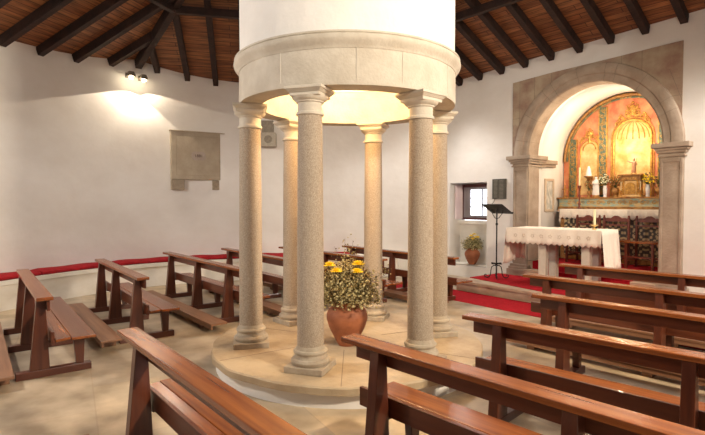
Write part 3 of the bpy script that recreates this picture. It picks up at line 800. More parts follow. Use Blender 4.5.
# white robed statue
st = thing('robed_statue', 'small white robed statue standing on the altar ledge', 'statue', (-0.70, 6.70, LZ))
bm = new(); lathe(bm, [(0.075, 0), (0.078, 0.012), (0.06, 0.03), (0.05, 0.04)], 20); obj('pedestal', bm, 'gold_dark', st, smooth=40)
bm = new(); lathe(bm, [(0.068, 0.04), (0.074, 0.07), (0.064, 0.15), (0.052, 0.24), (0.050, 0.30), (0.040, 0.34), (0.020, 0.355)], 20)
for v in bm.verts: v.co.y *= 0.75; v.co.x += 0.006 * math.sin(v.co.z * 60 + math.atan2(v.co.y, v.co.x) * 5)
ball(bm, (0, 0, 0.385), 0.030, 2, (0.9, 0.95, 1.15)); ball(bm, (0, -0.05, 0.27), 0.018, 2, (0.8, 1, 1.7))
tube(bm, [(-0.045, -0.01, 0.32), (-0.05, -0.03, 0.26), (-0.01, -0.055, 0.27)], 0.014, 8, 0.009); tube(bm, [(0.045, -0.01, 0.32), (0.05, -0.03, 0.26), (0.01, -0.055, 0.27)], 0.014, 8, 0.009)
obj('figure', bm, 'white', st, smooth=60)
bm = new(); lathe(bm, [(0.026, 0.405), (0.033, 0.425), (0.024, 0.425), (0.0, 0.43)], 12); obj('crown', bm, 'gold', st, smooth=40)
# small figure on a wall bracket (pale)
bk = thing('pale_statuette', 'small pale veiled statuette on a gilt bracket left of the main niche', 'statue', (-0.86, 6.72, 2.16))
bm = new(); lathe(bm, [(0.0, -0.10), (0.02, -0.08), (0.045, -0.03), (0.085, -0.008), (0.09, 0.0), (0.09, 0.012), (0.0, 0.012)], 16); box(bm, -0.02, 0.02, 0.0, 0.14, -0.07, -0.01); obj('bracket', bm, 'gold_dark', bk, smooth=40)
bm = new(); lathe(bm, [(0.060, 0.013), (0.052, 0.06), (0.038, 0.14), (0.024, 0.18), (0.022, 0.20), (0.0, 0.215)], 16); obj('figure', bm, 'white', bk, smooth=60)
# dark flowers below it
vase_with_flowers((-0.86, 6.74, LZ), M['gold_dark'], [(0.03, 0), (0.035, 0.01), (0.025, 0.05), (0.04, 0.11), (0.03, 0.13)], 'slim dark gilt vase under the pale statuette', M['rust_petal'], 'dark brown dried flowers under the pale statuette', 0.09, 0.26, 26, 6)
# crucifix at left end
cr = thing('altar_cross', 'small gilt cross with stepped foot at the left end of the ledge', 'cross', (-1.345, 6.70, LZ))
bm = new(); box(bm, -0.035, 0.035, -0.03, 0.03, 0, 0.02); box(bm, -0.024, 0.024, -0.02, 0.02, 0.02, 0.04); obj('foot', bm, 'gold_dark', cr, bevel=0.003)
bm = new(); box(bm, -0.009, 0.009, -0.007, 0.007, 0.04, 0.25); box(bm, -0.05, 0.05, -0.007, 0.007, 0.165, 0.183)
for p in ((0, 0, 0.256), (-0.055, 0, 0.174), (0.055, 0, 0.174)): ball(bm, p, 0.012, 1)
obj('cross_arms', bm, 'gold', cr, bevel=0.002)
# tabernacle
tb = thing('tabernacle', 'bright gilded tabernacle with carved sides at the centre of the altar ledge', 'tabernacle', (-0.02, 6.66, LZ))
bm = new(); box(bm, -0.19, 0.19, -0.05, 0.15, 0, 0.035); box(bm, -0.15, 0.15, -0.03, 0.15, 0.035, 0.30); obj('cabinet', bm, 'gold_pale', tb, bevel=0.006)
bm = new(); poly = [(-0.09, 0.05), (0.09, 0.05)] + [(0.09 * math.cos(PI * i / 12), 0.18 + 0.09 * math.sin(PI * i / 12)) for i in range(13)]; prism(bm, poly, -0.045, -0.031); obj('door', bm, 'gold', tb)
bm = new()
for sg in (-1, 1):
    tube(bm, spiral((sg * 0.17, 0.10), 0.05, 1.3, PI / 2, sg, 14, y=-0.03), 0.012, 6); tube(bm, spiral((sg * 0.165, 0.22), 0.045, 1.3, -PI / 2, -sg, 14, y=-0.03), 0.012, 6)
    tube(bm, [(sg * 0.12, -0.035, 0.04), (sg * 0.12, -0.035, 0.30)], 0.014, 8)
for i in range(9):
    a = PI * i / 8; tube(bm, [(0.10 * math.cos(a), -0.035, 0.30 + 0.03 * math.sin(a)), (0.17 * math.cos(a), -0.035, 0.30 + 0.085 * math.sin(a))], 0.012, 5, 0.005)
obj('carving', bm, 'gold', tb, smooth=60)
bm = new(); box(bm, -0.22, 0.22, -0.06, 0.20, 0.392, 0.425); box(bm, -0.18, 0.18, -0.04, 0.18, 0.30, 0.392); obj('shelf', bm, 'gold_dark', tb, bevel=0.008)
# saint statue in the niche
sn = thing('saint_statue', 'small brown statue with raised arm on the tabernacle shelf inside the niche', 'statue', (-0.02, 6.76, LZ + 0.426))
bm = new(); lathe(bm, [(0.05, 0), (0.055, 0.01), (0.04, 0.025), (0.0, 0.028)], 16); obj('pedestal', bm, 'gold_dark', sn, smooth=40)
bm = new(); lathe(bm, [(0.038, 0.026), (0.044, 0.05), (0.034, 0.11), (0.030, 0.16), (0.038, 0.21), (0.030, 0.235), (0.014, 0.245), (0.013, 0.255)], 16)
for v in bm.verts: v.co.y *= 0.75
ball(bm, (0, 0, 0.275), 0.024, 2, (0.9, 1, 1.15))
tube(bm, [(-0.03, 0, 0.225), (-0.075, -0.01, 0.235), (-0.115, -0.02, 0.26)], 0.012, 8, 0.008)
tube(bm, [(0.03, 0, 0.225), (0.06, -0.01, 0.18), (0.055, -0.04, 0.165)], 0.012, 8, 0.008)
obj('figure', bm, 'robe', sn, smooth=60)
bm = new(); tube(bm, [(0.055, -0.045, 0.03), (0.06, -0.045, 0.30)], 0.004, 6); obj('staff', bm, 'gold_dark', sn)
# thin candlesticks on the ledge
def candle(name, label, loc, stick_h, candle_h, rs, rc, group=None, sm='gold'):
    t = thing(name, label, 'candlestick', loc, 0, group)
    bm = new(); h = stick_h
    lathe(bm, [(rs * 2.6, 0), (rs * 2.7, h * 0.02), (rs * 1.4, h * 0.07), (rs, h * 0.12), (rs * 1.7, h * 0.2), (rs * 0.9, h * 0.28), (rs * 0.9, h * 0.5), (rs * 1.6, h * 0.56), (rs * 0.9, h * 0.62), (rs * 0.9, h * 0.85), (rs * 2.0, h * 0.95), (rs * 2.1, h), (0, h)], 14)
    obj('stick', bm, sm, t, smooth=50)
    bm = new(); lathe(bm, [(rc, h), (rc * 0.98, h + candle_h), (0, h + candle_h)], 12); c = obj('candle', bm, 'wax', t, smooth=50)
    bm = new(); tube(bm, [(0, 0, h + candle_h), (0.002, 0, h + candle_h + 0.012)], 0.0015, 4); obj('wick', bm, 'ink', c)
    return t
candle('tall_candlestick', 'tall dark turned candlestick with white candle at left end of the high altar', (-0.93, 6.50, 1.517), 0.46, 0.36, 0.016, 0.017, sm='chair')
candle('small_candlestick', 'small gilt candlestick just left of the tabernacle', (-0.175, 6.60, LZ), 0.12, 0.16, 0.009, 0.008, 'small candlesticks by the tabernacle')
candle('small_candlestick', 'small gilt candlestick just right of the tabernacle', (0.165, 6.60, LZ), 0.12, 0.16, 0.009, 0.008, 'small candlesticks by the tabernacle')

# cloth on the high altar
def scallop(t, pitch, amp): return -amp * abs(math.sin(PI * t / pitch))
bm = new(); x0, x1, yf, zt = -1.26, 0.985, 6.350, 1.512; n = 120
prevs = None
for i in range(n + 1):
    x = x0 + (x1 - x0) * i / n; wv = 0.006 * math.sin(i * 0.7)
    row = [bm.verts.new((x, 6.595, zt)), bm.verts.new((x, yf + 0.01, zt)), bm.verts.new((x, yf + wv * 0.3, zt - 0.012)), bm.verts.new((x, yf - 0.004 + wv, zt - 0.10)), bm.verts.new((x, yf - 0.006 + wv * 1.5, zt - 0.16 + scallop(x, 0.10, 0.035)))]
    if prevs:
        for p, q, r, s_ in zip(prevs, prevs[1:], row[1:], row): bm.faces.new((p, q, r, s_))
    prevs = row
# left corner tip hanging lower
vs = [bm.verts.new(p) for p in ((x0, yf + 0.01, zt), (x0, yf + 0.2, zt), (x0 - 0.012, yf + 0.2, zt - 0.18), (x0 - 0.015, yf + 0.06, zt - 0.32), (x0 - 0.008, yf - 0.008, zt - 0.24))]
bm.faces.new(vs)
o = obj('altar_cloth', bm, 'cloth', smooth=40); o.modifiers.new('thick', 'SOLIDIFY').thickness = 0.003
tag(o, 'white scalloped cloth over the high altar under the painted ledge', 'altar cloth')

# framed picture on the left jamb of the niche
pf = thing('framed_picture', 'tall narrow glazed picture in a pale frame on the niche side wall', 'picture', (AX - NR, 6.32, 1.79))
bm = new(); y0, y1, z0, z1 = -0.18, 0.16, -0.34, 0.34; f = 0.05
box(bm, 0.002, 0.03, y0, y0 + f, z0, z1); box(bm, 0.002, 0.03, y1 - f, y1, z0, z1); box(bm, 0.002, 0.03, y0 + f, y1 - f, z0, z0 + f); box(bm, 0.002, 0.03, y0 + f, y1 - f, z1 - f, z1)
obj('frame', bm, 'frame_pale', pf, bevel=0.004)
bm = new(); box(bm, 0.002, 0.014, y0 + f, y1 - f, z0 + f, z1 - f); obj('picture_panel', bm, 'picture', pf)

# three chairs
def make_chair(label, loc):
    t = thing('carved_chair', label, 'chair', loc, 0, 'three carved chairs before the high altar')
    W = 0.215
    for sg in (-1, 1):
        bm = new(); box(bm, sg * W - 0.018, sg * W + 0.018, -0.018, 0.018, 0, 0.86); ball(bm, (sg * W, 0, 0.875), 0.022, 1); obj('back_post', bm, 'chair', t, bevel=0.003)
        bm = new(); box(bm, sg * W - 0.018, sg * W + 0.018, -0.40, -0.364, 0, 0.43); obj('leg', bm, 'chair', t, bevel=0.003)
    bm = new()
    n = 20; lo = []; 
    poly = [(-W + 0.02, 0.78), (W - 0.02, 0.78)] + [(W - 0.02 - (2 * W - 0.04) * i / n, 0.835 + 0.05 * math.exp(-((i - n / 2) / 3.2) ** 2) + 0.012 * abs(math.sin(i * PI / 5))) for i in range(n + 1)]
    prism(bm, poly, -0.014, 0.014); obj('crest_rail', bm, 'chair', t, bevel=0.002)
    bm = new(); box(bm, -W + 0.02, W - 0.02, -0.01, 0.01, 0.70, 0.73); obj('back_rail', bm, 'chair', t)
    bm = new(); box(bm, -W - 0.025, W + 0.025, -0.415, 0.018, 0.43, 0.458); obj('seat', bm, 'pew_x', t, bevel=0.004)
    bm = new()
    box(bm, -W, W, -0.392, -0.372, 0.18, 0.21); box(bm, -W, W, -0.01, 0.01, 0.14, 0.17)
    for sg in (-1, 1): box(bm, sg * W - 0.01, sg * W + 0.01, -0.37, 0.0, 0.12, 0.15)
    obj('stretcher', bm, 'chair', t)
    return t
ch = make_chair('dark carved chair behind the altar table, leftmost of the three', (-0.60, 6.22, 0.512))
dup(ch, (-0.07, 6.20, 0.512), 0.02, 'dark carved chair behind the altar table, middle of the three')
dup(ch, (0.50, 6.18, 0.512), -0.03, 'dark carved chair nearest the right pilaster of the arch')

# ------------------------------------------------------------------ altar table with cloth
TA = math.radians(7); TX, TY = -0.44, 4.94; TL, TD, TH = 1.60, 0.76, 1.19
PF = 0.20
tt = thing('altar_table', 'stone altar table on slab legs under the white cloth', 'table', (TX, TY, PF + 0.013), TA)
hh = TH - PF - 0.013
bm = new(); box(bm, -TL / 2 + 0.01, TL / 2 - 0.01, -TD / 2 + 0.01, TD / 2 - 0.01, hh - 0.07, hh - 0.003); obj('table_top', bm, 'step_stone', tt, bevel=0.005)
for lx, ly in ((-0.20, -0.20), (0.52, -0.20), (-0.20, 0.22), (0.52, 0.22)):
    bm = new(); box(bm, lx - 0.065, lx + 0.065, ly - 0.06, ly + 0.06, 0, hh - 0.07); obj('leg', bm, 'limestone_light', tt, bevel=0.006)
# cloth
bm = new(); a_, b_ = TL / 2 + 0.006, TD / 2 + 0.006
nx, ny = 96, 30
def strip(pts_fn, n):
    prev = None
    for i in range(n + 1):
        row = [bm.verts.new(p) for p in pts_fn(i / n)]
        if prev:
            for p, q, r, s_ in zip(prev, prev[1:], row[1:], row): bm.faces.new((p, q, r, s_))
        prev = row
strip(lambda t: [(-a_ + 2 * a_ * t, b_ * (1 - 2 * k / 4), hh) for k in range(5)], nx)
def front(t, sg=-1):
    x = -a_ + 2 * a_ * t; wv = 0.010 * math.sin(t * 31) + 0.006 * math.sin(t * 57)
    D = 0.235
    return [(x, sg * b_, hh)] + [(x, sg * (b_ + 0.004 + (0.012 + wv) * k / 5), hh - D * k / 5 + (scallop(t * 2 * a_, 0.092, 0.036) if k == 5 else 0)) for k in range(1, 6)]
strip(lambda t: front(t, -1), nx); strip(lambda t: front(t, 1), nx)
def side(t, sg):
    y = -b_ + 2 * b_ * t; D = 0.60 if sg < 0 else 0.66
    D += 0.03 * math.sin(t * 5 + 1)
    fold = 0.022 * math.sin(t * 24 + sg) + 0.012 * math.sin(t * 43)
    out_ = [(sg * a_, y, hh)]
    for k in range(1, 9):
        q = k / 8
        out_.append((sg * (a_ + 0.004 + q * (0.055 + fold)), y * (1 + 0.10 * q * (0.6 if sg < 0 else 1)), hh - D * q + (scallop(t * 2 * b_, 0.09, 0.03) if k == 8 else 0)))
    return out_
strip(lambda t: side(t, 1), 60); strip(lambda t: side(t, -1), 60)
bmesh.ops.remove_doubles(bm, verts=bm.verts[:], dist=0.0008)
co = obj('tablecloth', bm, 'cloth', smooth=60); co.modifiers.new('thick', 'SOLIDIFY').thickness = 0.003
co.location = (TX, TY, PF + 0.013); co.rotation_euler = (0, 0, TA)
tag(co, 'white embroidered cloth with scalloped hem draped over the altar table', 'tablecloth')
bm = new()
def ring(c, r, y):
    tube(bm, [(c[0] + r * math.cos(2 * PI * i / 12), y, c[1] + r * math.sin(2 * PI * i / 12)) for i in range(13)], 0.0028, 4)
for i in range(9):
    x = -0.62 + i * 0.155
    t = (x + a_) / (2 * a_); wv = 0.010 * math.sin(t * 31) + 0.006 * math.sin(t * 57)
    y = -(b_ + 0.006 + (0.012 + wv) * 0.55) - 0.002
    ring((x, hh - 0.125), 0.020, y)
    for k in range(5):
        a = 2 * PI * k / 5 + i; ring((x + 0.028 * math.cos(a), hh - 0.125 + 0.028 * math.sin(a)), 0.006, y)
em = obj('embroidered_flower', bm, 'embroidery', co); em['kind'] = 'stuff'

tcx, tcy = 0.0, 5.02
t = thing('glass_candlestick', 'single thick candle in a flared holder standing on the altar table', 'candlestick', (0.16, 4.93, TH + 0.006))
bm = new(); lathe(bm, [(0.040, 0), (0.040, 0.008), (0.012, 0.018), (0.012, 0.045), (0.030, 0.055), (0.062, 0.072), (0.065, 0.078), (0.030, 0.066), (0, 0.066)], 20); obj('holder', bm, 'brass', t, smooth=40)
bm = new(); lathe(bm, [(0.020, 0.067), (0.020, 0.32), (0.017, 0.328), (0, 0.328)], 16); c = obj('candle', bm, 'wax', t, smooth=40)
bm = new(); tube(bm, [(0, 0, 0.328), (0.002, 0, 0.342)], 0.0018, 4); obj('wick', bm, 'ink', c)

# ------------------------------------------------------------------ lectern
lc = thing('iron_lectern', 'black wrought iron lectern with slanted top beside the altar table', 'lectern', (-1.57, 4.70, 0.213), math.radians(-6))
bm = new(); tube(bm, [(0, 0, 0.20), (0, 0, 1.22)], 0.013, 10); lathe(bm, [(0.02, 0.23), (0.026, 0.25), (0.02, 0.27)], 12); lathe(bm, [(0.02, 1.0), (0.026, 1.02), (0.02, 1.04)], 12)
obj('pole', bm, 'iron', lc, smooth=40)
bm = new(); box(bm, -0.12, 0.12, -0.012, 0.012, 0.27, 0.29); box(bm, -0.012, 0.012, -0.12, 0.12, 0.27, 0.29); obj('crossbar', bm, 'iron', lc)
for k in range(4):
    a = math.radians(45 + 90 * k); bm = new()
    P = lambda r, z: (r * math.cos(a), r * math.sin(a), z)
    pts = [P(0.0, 0.235), P(0.045, 0.245), P(0.085, 0.215), P(0.10, 0.15), P(0.105, 0.08), P(0.13, 0.025), P(0.175, 0.012), P(0.215, 0.03), P(0.215, 0.065), P(0.19, 0.072), P(0.182, 0.052)]
    tube(bm, pts, 0.009, 8); obj('foot_scroll', bm, 'iron', lc, smooth=50)
m_ = Matrix.Translation((0, 0, 1.31)) @ Matrix.Rotation(math.radians(-30), 4, 'X')
bm = new(); box(bm, -0.25, 0.25, -0.17, 0.17, -0.006, 0.006, m_); box(bm, -0.25, 0.25, 0.17, 0.18, -0.006, 0.03, m_); obj('desk', bm, 'iron', lc, bevel=0.002)
bm = new()
for sg in (-1, 1): tube(bm, [(0, 0, 1.12), (sg * 0.05, 0, 1.14), (sg * 0.12, 0.01, 1.22), (sg * 0.15, 0.0, 1.29)], 0.007, 6)
tube(bm, [(0, 0, 1.20), (0, 0, 1.295)], 0.016, 8); obj('desk_bracket', bm, 'iron', lc, smooth=50)

# ------------------------------------------------------------------ window
wn = new(); x0, x1, z0, z1 = -3.42, -2.42, 1.25, 2.06
yw = WY + 0.40
f = 0.05
box(wn, x0, x0 + f, yw, yw + 0.07, z0, z1); box(wn, x1 - f, x1, yw, yw + 0.07, z0, z1); box(wn, x0 + f, x1 - f, yw, yw + 0.07, z1 - f - 0.02, z1); box(wn, x0 + f, x1 - f, yw, yw + 0.07, z0, z0 + f)
win = struct('window_1', wn, 'window_wood', bevel=0.004)
cx0, cx1 = -3.24, -2.48
bm = new(); box(bm, cx0, cx0 + 0.045, yw + 0.01, yw + 0.05, z0 + f, z1 - f - 0.02); box(bm, cx1 - 0.045, cx1, yw + 0.01, yw + 0.05, z0 + f, z1 - f - 0.02)
box(bm, x0 + f, cx0, yw + 0.015, yw + 0.045, z0 + f, z1 - f - 0.02); box(bm, cx1, x1 - f, yw + 0.015, yw + 0.045, z0 + f, z1 - f - 0.02)
zt_, zb_ = z1 - f - 0.02, z0 + f
box(bm, cx0 + 0.045, cx1 - 0.045, yw + 0.01, yw + 0.05, zt_ - 0.05, zt_); box(bm, cx0 + 0.045, cx1 - 0.045, yw + 0.01, yw + 0.05, zb_, zb_ + 0.05)
obj('window_sash', bm, 'window_grey', win)
bm = new(); box(bm, (cx0 + cx1) / 2 - 0.009, (cx0 + cx1) / 2 + 0.009, yw + 0.015, yw + 0.045, zb_ + 0.05, zt_ - 0.05)
for k in (1, 2): z = zb_ + 0.05 + (zt_ - zb_ - 0.10) * k / 3; box(bm, cx0 + 0.045, cx1 - 0.045, yw + 0.018, yw + 0.042, z - 0.008, z + 0.008)
obj('glazing_bar', bm, 'window_grey', win)
bm = new(); box(bm, cx0 + 0.045, cx1 - 0.045, yw + 0.028, yw + 0.032, zb_ + 0.05, zt_ - 0.05); obj('pane', bm, 'glass', win)
bm = new()
box(bm, x0 + 0.005, x0 + 0.035, yw - 0.25, yw - 0.004, z0 + 0.02, z1 - 0.02); box(bm, x0 + 0.035, x0 + 0.042, yw - 0.22, yw - 0.04, z0 + 0.07, z1 - 0.35); box(bm, x0 + 0.035, x0 + 0.042, yw - 0.22, yw - 0.04, z1 - 0.30, z1 - 0.07)
obj('shutter', bm, 'shutter_pale', win, bevel=0.003)

# hymn board beside the window
hb = thing('hymn_board', 'small dark slotted board on the wall between window and pilaster', 'board', (-2.08, WY, 1.92))
bm = new(); box(bm, -0.16, 0.16, -0.05, -0.002, -0.205, 0.205); obj('panel', bm, 'board', hb, bevel=0.004)
bm = new()
for sg in (-1, 1):
    for k in range(14): box(bm, sg * 0.07 - 0.045, sg * 0.07 + 0.045, -0.058, -0.050, -0.185 + k * 0.027, -0.185 + k * 0.027 + 0.013)
obj('slot', bm, 'board_slot', hb)
bm = new(); tube(bm, [(-0.12, -0.01, -0.205), (-0.14, -0.012, -0.26), (-0.19, -0.012, -0.31), (-0.20, -0.01, -0.36)], 0.005, 6); obj('cable', bm, 'board', hb)

# ------------------------------------------------------------------ terracotta pots with bouquets
def pot(label, loc, s=1.0):
    bm = new()
    prof_ = [(0.0, 0.0), (0.085, 0.0), (0.095, 0.012), (0.135, 0.09), (0.185, 0.19), (0.208, 0.27), (0.206, 0.32), (0.185, 0.365), (0.150, 0.395), (0.140, 0.41), (0.155, 0.425), (0.170, 0.44), (0.166, 0.452), (0.145, 0.447), (0.13, 0.42), (0.12, 0.38), (0.10, 0.36), (0, 0.36)]
    lathe(bm, [(r * s, z * s) for r, z in prof_], 40, cap=False)
    o = obj('terracotta_pot', bm, 'terracotta', smooth=50); o.location = loc
    return tag(o, label, 'pot')
def bouquet(label, loc, R, H, nfil, heads, head_r, seed, sprigs, leafm='leaf_pale', spread_r=0.09):
    rd = random.Random(seed)
    root = thing('flower_bouquet', label, 'flowers', loc)
    st_, lf, bl = new(), new(), new()
    for i in range(nfil):
        a = rd.uniform(0, 2 * PI); el = math.acos(1 - rd.random() * 1.08)
        L_ = rd.uniform(0.45, 1.0) ** 0.7
        tip = Vector((R * L_ * math.sin(el) * math.cos(a), R * L_ * math.sin(el) * math.sin(a), H * L_ * max(math.cos(el), -0.1) + H * 0.12))
        mid = Vector((tip.x * 0.35, tip.y * 0.35, tip.z * 0.6 + 0.02))
        base = Vector((rd.uniform(-1, 1) * spread_r * 0.5, rd.uniform(-1, 1) * spread_r * 0.5, -0.06))
        if i % 2 == 0: tube(st_, [base, mid, tip], 0.0022, 4, 0.0012)
        for k in range(5):
            p = mid.lerp(tip, rd.uniform(0.2, 1.05)) + Vector((rd.gauss(0, 1), rd.gauss(0, 1), rd.gauss(0, 1))) * R * 0.07
            if rd.random() < 0.55:
                rr_ = rd.uniform(0.004, 0.013); ball(bl, p, rr_, 1)
            else:
                d = Vector((rd.uniform(-1, 1), rd.uniform(-1, 1), rd.uniform(-0.6, 1))).normalized() * rd.uniform(0.012, 0.03)
                s_ = d.cross(Vector((rd.uniform(-1, 1), rd.uniform(-1, 1), 1))).normalized() * rd.uniform(0.004, 0.009)
                v = [lf.verts.new(p + k_) for k_ in (-d, s_, d, -s_)]; lf.faces.new(v)
    for tip in sprigs:
        tip = Vector(tip)
        n = 9; pts = [Vector((0, 0, 0.0)).lerp(tip, t / n) + Vector((rd.gauss(0, 1), rd.gauss(0, 1), 0)) * 0.006 for t in range(n + 1)]
        tube(st_, pts, 0.003, 5, 0.0012)
        for q in range(26):
            t = rd.uniform(0.45, 1.0); p = Vector((0, 0, 0)).lerp(tip, t) + Vector((rd.gauss(0, 1), rd.gauss(0, 1), rd.gauss(0, 1))) * 0.028
            ball(bl if q % 2 else lf, p, rd.uniform(0.004, 0.009), 1)
    o = obj('stem', st_, 'twig', root); o['kind'] = 'stuff'
    o = obj('foliage', lf, leafm, root); o['kind'] = 'stuff'
    o = obj('blossom', bl, 'blossom', root); o['kind'] = 'stuff'
    for hx, hy, hz in heads:
        bm = new()
        for ringn, (rad, up, cnt) in enumerate(((1.0, 0.05, 16), (0.85, 0.35, 14), (0.6, 0.65, 11), (0.3, 0.85, 7))):
            for q in range(cnt):
                a = 2 * PI * q / cnt + ringn * 0.2
                d = Vector((math.cos(a), math.sin(a), up)).normalized() * head_r * rad
                s_ = Vector((-math.sin(a), math.cos(a), 0)) * head_r * 0.13
                b0 = Vector((0, 0, head_r * 0.1 * ringn))
                v = [bm.verts.new(b0 + k_) for k_ in (d * 0.15 - s_ * 0.4, d * 0.15 + s_ * 0.4, d * 0.8 + s_, d + Vector((0, 0, head_r * 0.12)), d * 0.8 - s_)]
                bm.faces.new(v)
        ball(bm, (0, 0, head_r * 0.22), head_r * 0.4, 1, (1, 1, 0.6))
        for v in bm.verts: v.co += Vector((hx, hy, hz))
        obj('flower_head', bm, 'yellow', root)
    return root
pot('large terracotta pot with yellow flowers on the round platform between the columns', (0.165, -0.13, PZ))
# bouquet heads: picture right = (0.61,0.79), towards camera = (0.79,-0.61)
def at(s, f, z): return (0.61 * s + 0.79 * f, 0.79 * s - 0.61 * f, z)
bouquet('loose bouquet of yellow chrysanthemums and dry sprigs in the large terracotta pot', (0.165, -0.13, PZ + 0.42), 0.36, 0.43, 1500,
        [at(-0.17, 0.16, 0.40), at(-0.10, 0.22, 0.35), at(0.11, 0.14, 0.41), at(0.10, 0.22, 0.345)], 0.064, 11,
        [at(-0.02, 0.0, 0.66), at(0.10, 0.02, 0.60), at(0.03, 0.05, 0.56), at(0.46, 0.02, 0.40), at(0.42, 0.02, 0.32), at(-0.24, 0, 0.42), at(-0.12, 0.0, 0.58), at(0.06, 0.0, 0.64)])
pot('smaller terracotta pot of flowers standing in the window recess', (-2.88, 5.62, 0.277), 0.80)
bouquet('green and white bouquet topped with yellow flowers in the window recess', (-2.88, 5.62, 0.277 + 0.33), 0.27, 0.30, 420,
        [at(-0.05, 0.10, 0.30), at(0.05, 0.12, 0.27), at(0.10, 0.08, 0.27), at(-0.02, 0.14, 0.24), at(0.03, 0.05, 0.33)], 0.055, 21, [at(0.18, 0, 0.2), at(-0.16, 0.05, 0.22)], 'leaf')

# ------------------------------------------------------------------ things on the curved wall
def on_wall(th, z, off=0.0):
    a = math.radians(th); r = wall_r(th) - off
    return (r * math.cos(a), r * math.sin(a), z), a + PI / 2 + PI   # local +x along wall to the right, -y into room
(loc, rz) = on_wall(173.6, 2.62, 0.02)
rz = math.radians(173.6) - PI / 2       # local x = picture right, local -y = into the room
tab = thing('stone_tablet', 'square sandstone tablet with small dated plaque on the curved left wall', 'tablet', loc, rz)
bm = new(); box(bm, -0.555, 0.555, -0.05, 0.06, -0.50, 0.50); box(bm, -0.575, 0.575, -0.07, 0.05, 0.49, 0.515); obj('slab', bm, 'tablet', tab, bevel=0.006)
bm = new(); e = 0.45; zc = 0.41
for p, q in (((-e, -zc), (e, -zc)), ((e, -zc), (e, zc)), ((e, zc), (-e, zc)), ((-e, zc), (-e, -zc))): tube(bm, [(p[0], -0.0505, p[1]), (q[0], -0.0505, q[1])], 0.004, 4)
obj('border_line', bm, 'tablet_dark', tab)
for sg in (-1, 1):
    bm = new(); box(bm, sg * 0.42 - 0.13, sg * 0.42 + 0.13, -0.045, 0.06, -0.71, -0.503); obj('corbel', bm, 'tablet_dark', tab, bevel=0.006)
bm = new(); poly = [(-0.10, -0.09), (0.10, -0.09), (0.145, -0.05), (0.145, 0.05), (0.10, 0.09), (-0.10, 0.09), (-0.145, 0.05), (-0.145, -0.05)]
prism(bm, poly, -0.060, -0.0505); pq = obj('plaque', bm, 'plaque', tab)
cu = bpy.data.curves.new('date', 'FONT'); cu.body = '1881'; cu.size = 0.085; cu.extrude = 0.002; cu.align_x = 'CENTER'; cu.align_y = 'CENTER'
tmp = bpy.data.objects.new('date_tmp', cu); COL.objects.link(tmp)
dg = bpy.context.evaluated_depsgraph_get(); me = bpy.data.meshes.new_from_object(tmp.evaluated_get(dg))
bpy.data.objects.remove(tmp)
do = bpy.data.objects.new('engraved_date', me); me.materials.append(M['ink']); COL.objects.link(do); do.parent = pq
do.location = (0, -0.0615, 0); do.rotation_euler = (PI / 2, 0, 0)

th = 159.6; (loc, _) = on_wall(th, 3.16, 0.0)
sp = thing('wall_speaker', 'small grey box speaker under a brown bracket box on the far wall', 'speaker', loc, math.radians(th) - PI / 2 - 0.25)
bm = new(); box(bm, -0.14, 0.11, -0.16, 0.02, 0.0, 0.27); obj('bracket_box', bm, 'speaker', sp, bevel=0.006)
bm = new(); box(bm, -0.15, 0.17, -0.24, 0.0, -0.30, -0.002); obj('cabinet', bm, 'speaker_light', sp, bevel=0.008)
bm = new(); lathe(bm, [(0.085, 0), (0.085, 0.006), (0.06, 0.004), (0.0, 0.010)], 24)
for v in bm.verts: v.co = Vector((v.co.x + 0.01, -0.240 - v.co.z, v.co.y - 0.15))
obj('cone', bm, 'speaker', sp, smooth=40)

# floodlights on the wall under the hip beam
def flood(th, z, lab, aim_th):
    a = math.radians(th); r = wall_r(th)
    t = thing('wall_floodlight', lab, 'lamp', (r * math.cos(a), r * math.sin(a), z), a - PI / 2, 'pair of floodlights on the left wall')
    bm = new(); tube(bm, [(0, 0.0, 0.0), (0, -0.12, 0.0), (0, -0.20, -0.02)], 0.012, 8); box(bm, -0.03, 0.03, -0.012, -0.001, -0.05, 0.05); obj('bracket', bm, 'housing', t)
    bm = new()
    hexa(bm, [(-0.07, -0.30, -0.06), (0.07, -0.30, -0.06), (0.07, -0.18, -0.06), (-0.07, -0.18, -0.06)], [(-0.045, -0.27, 0.03), (0.045, -0.27, 0.03), (0.045, -0.19, 0.03), (-0.045, -0.19, 0.03)])
    obj('housing', bm, 'housing', t, bevel=0.004)
    bm = new(); ball(bm, (0, -0.24, -0.085), 0.032, 2, (1.2, 1, 0.8)); obj('bulb', bm, 'lamp_glow', t, smooth=60)
    return t
f1 = flood(186.2, 4.12, 'left of the two small floodlights high on the wall below the hip beam', 0)
f2 = flood(184.0, 4.10, 'right of the two small floodlights high on the wall below the hip beam', 0)
for th, e, k in ((185.0, 58, -0.20), (183.6, 20, 0.30)):
    a = math.radians(th); r = wall_r(th) - 0.24
    p = Vector((r * math.cos(a), r * math.sin(a), 3.97))
    tang = Vector((-math.sin(a), math.cos(a), 0)) * -1   # picture right
    aim = p + tang * k + Vector((0, 0, -1)) + Vector((-math.cos(a), -math.sin(a), 0)) * 0.10
    light('floodlight_beam', 'SPOT', p, e, WARM2, aim=aim, size=0.012, spot=119, blend=0.03)

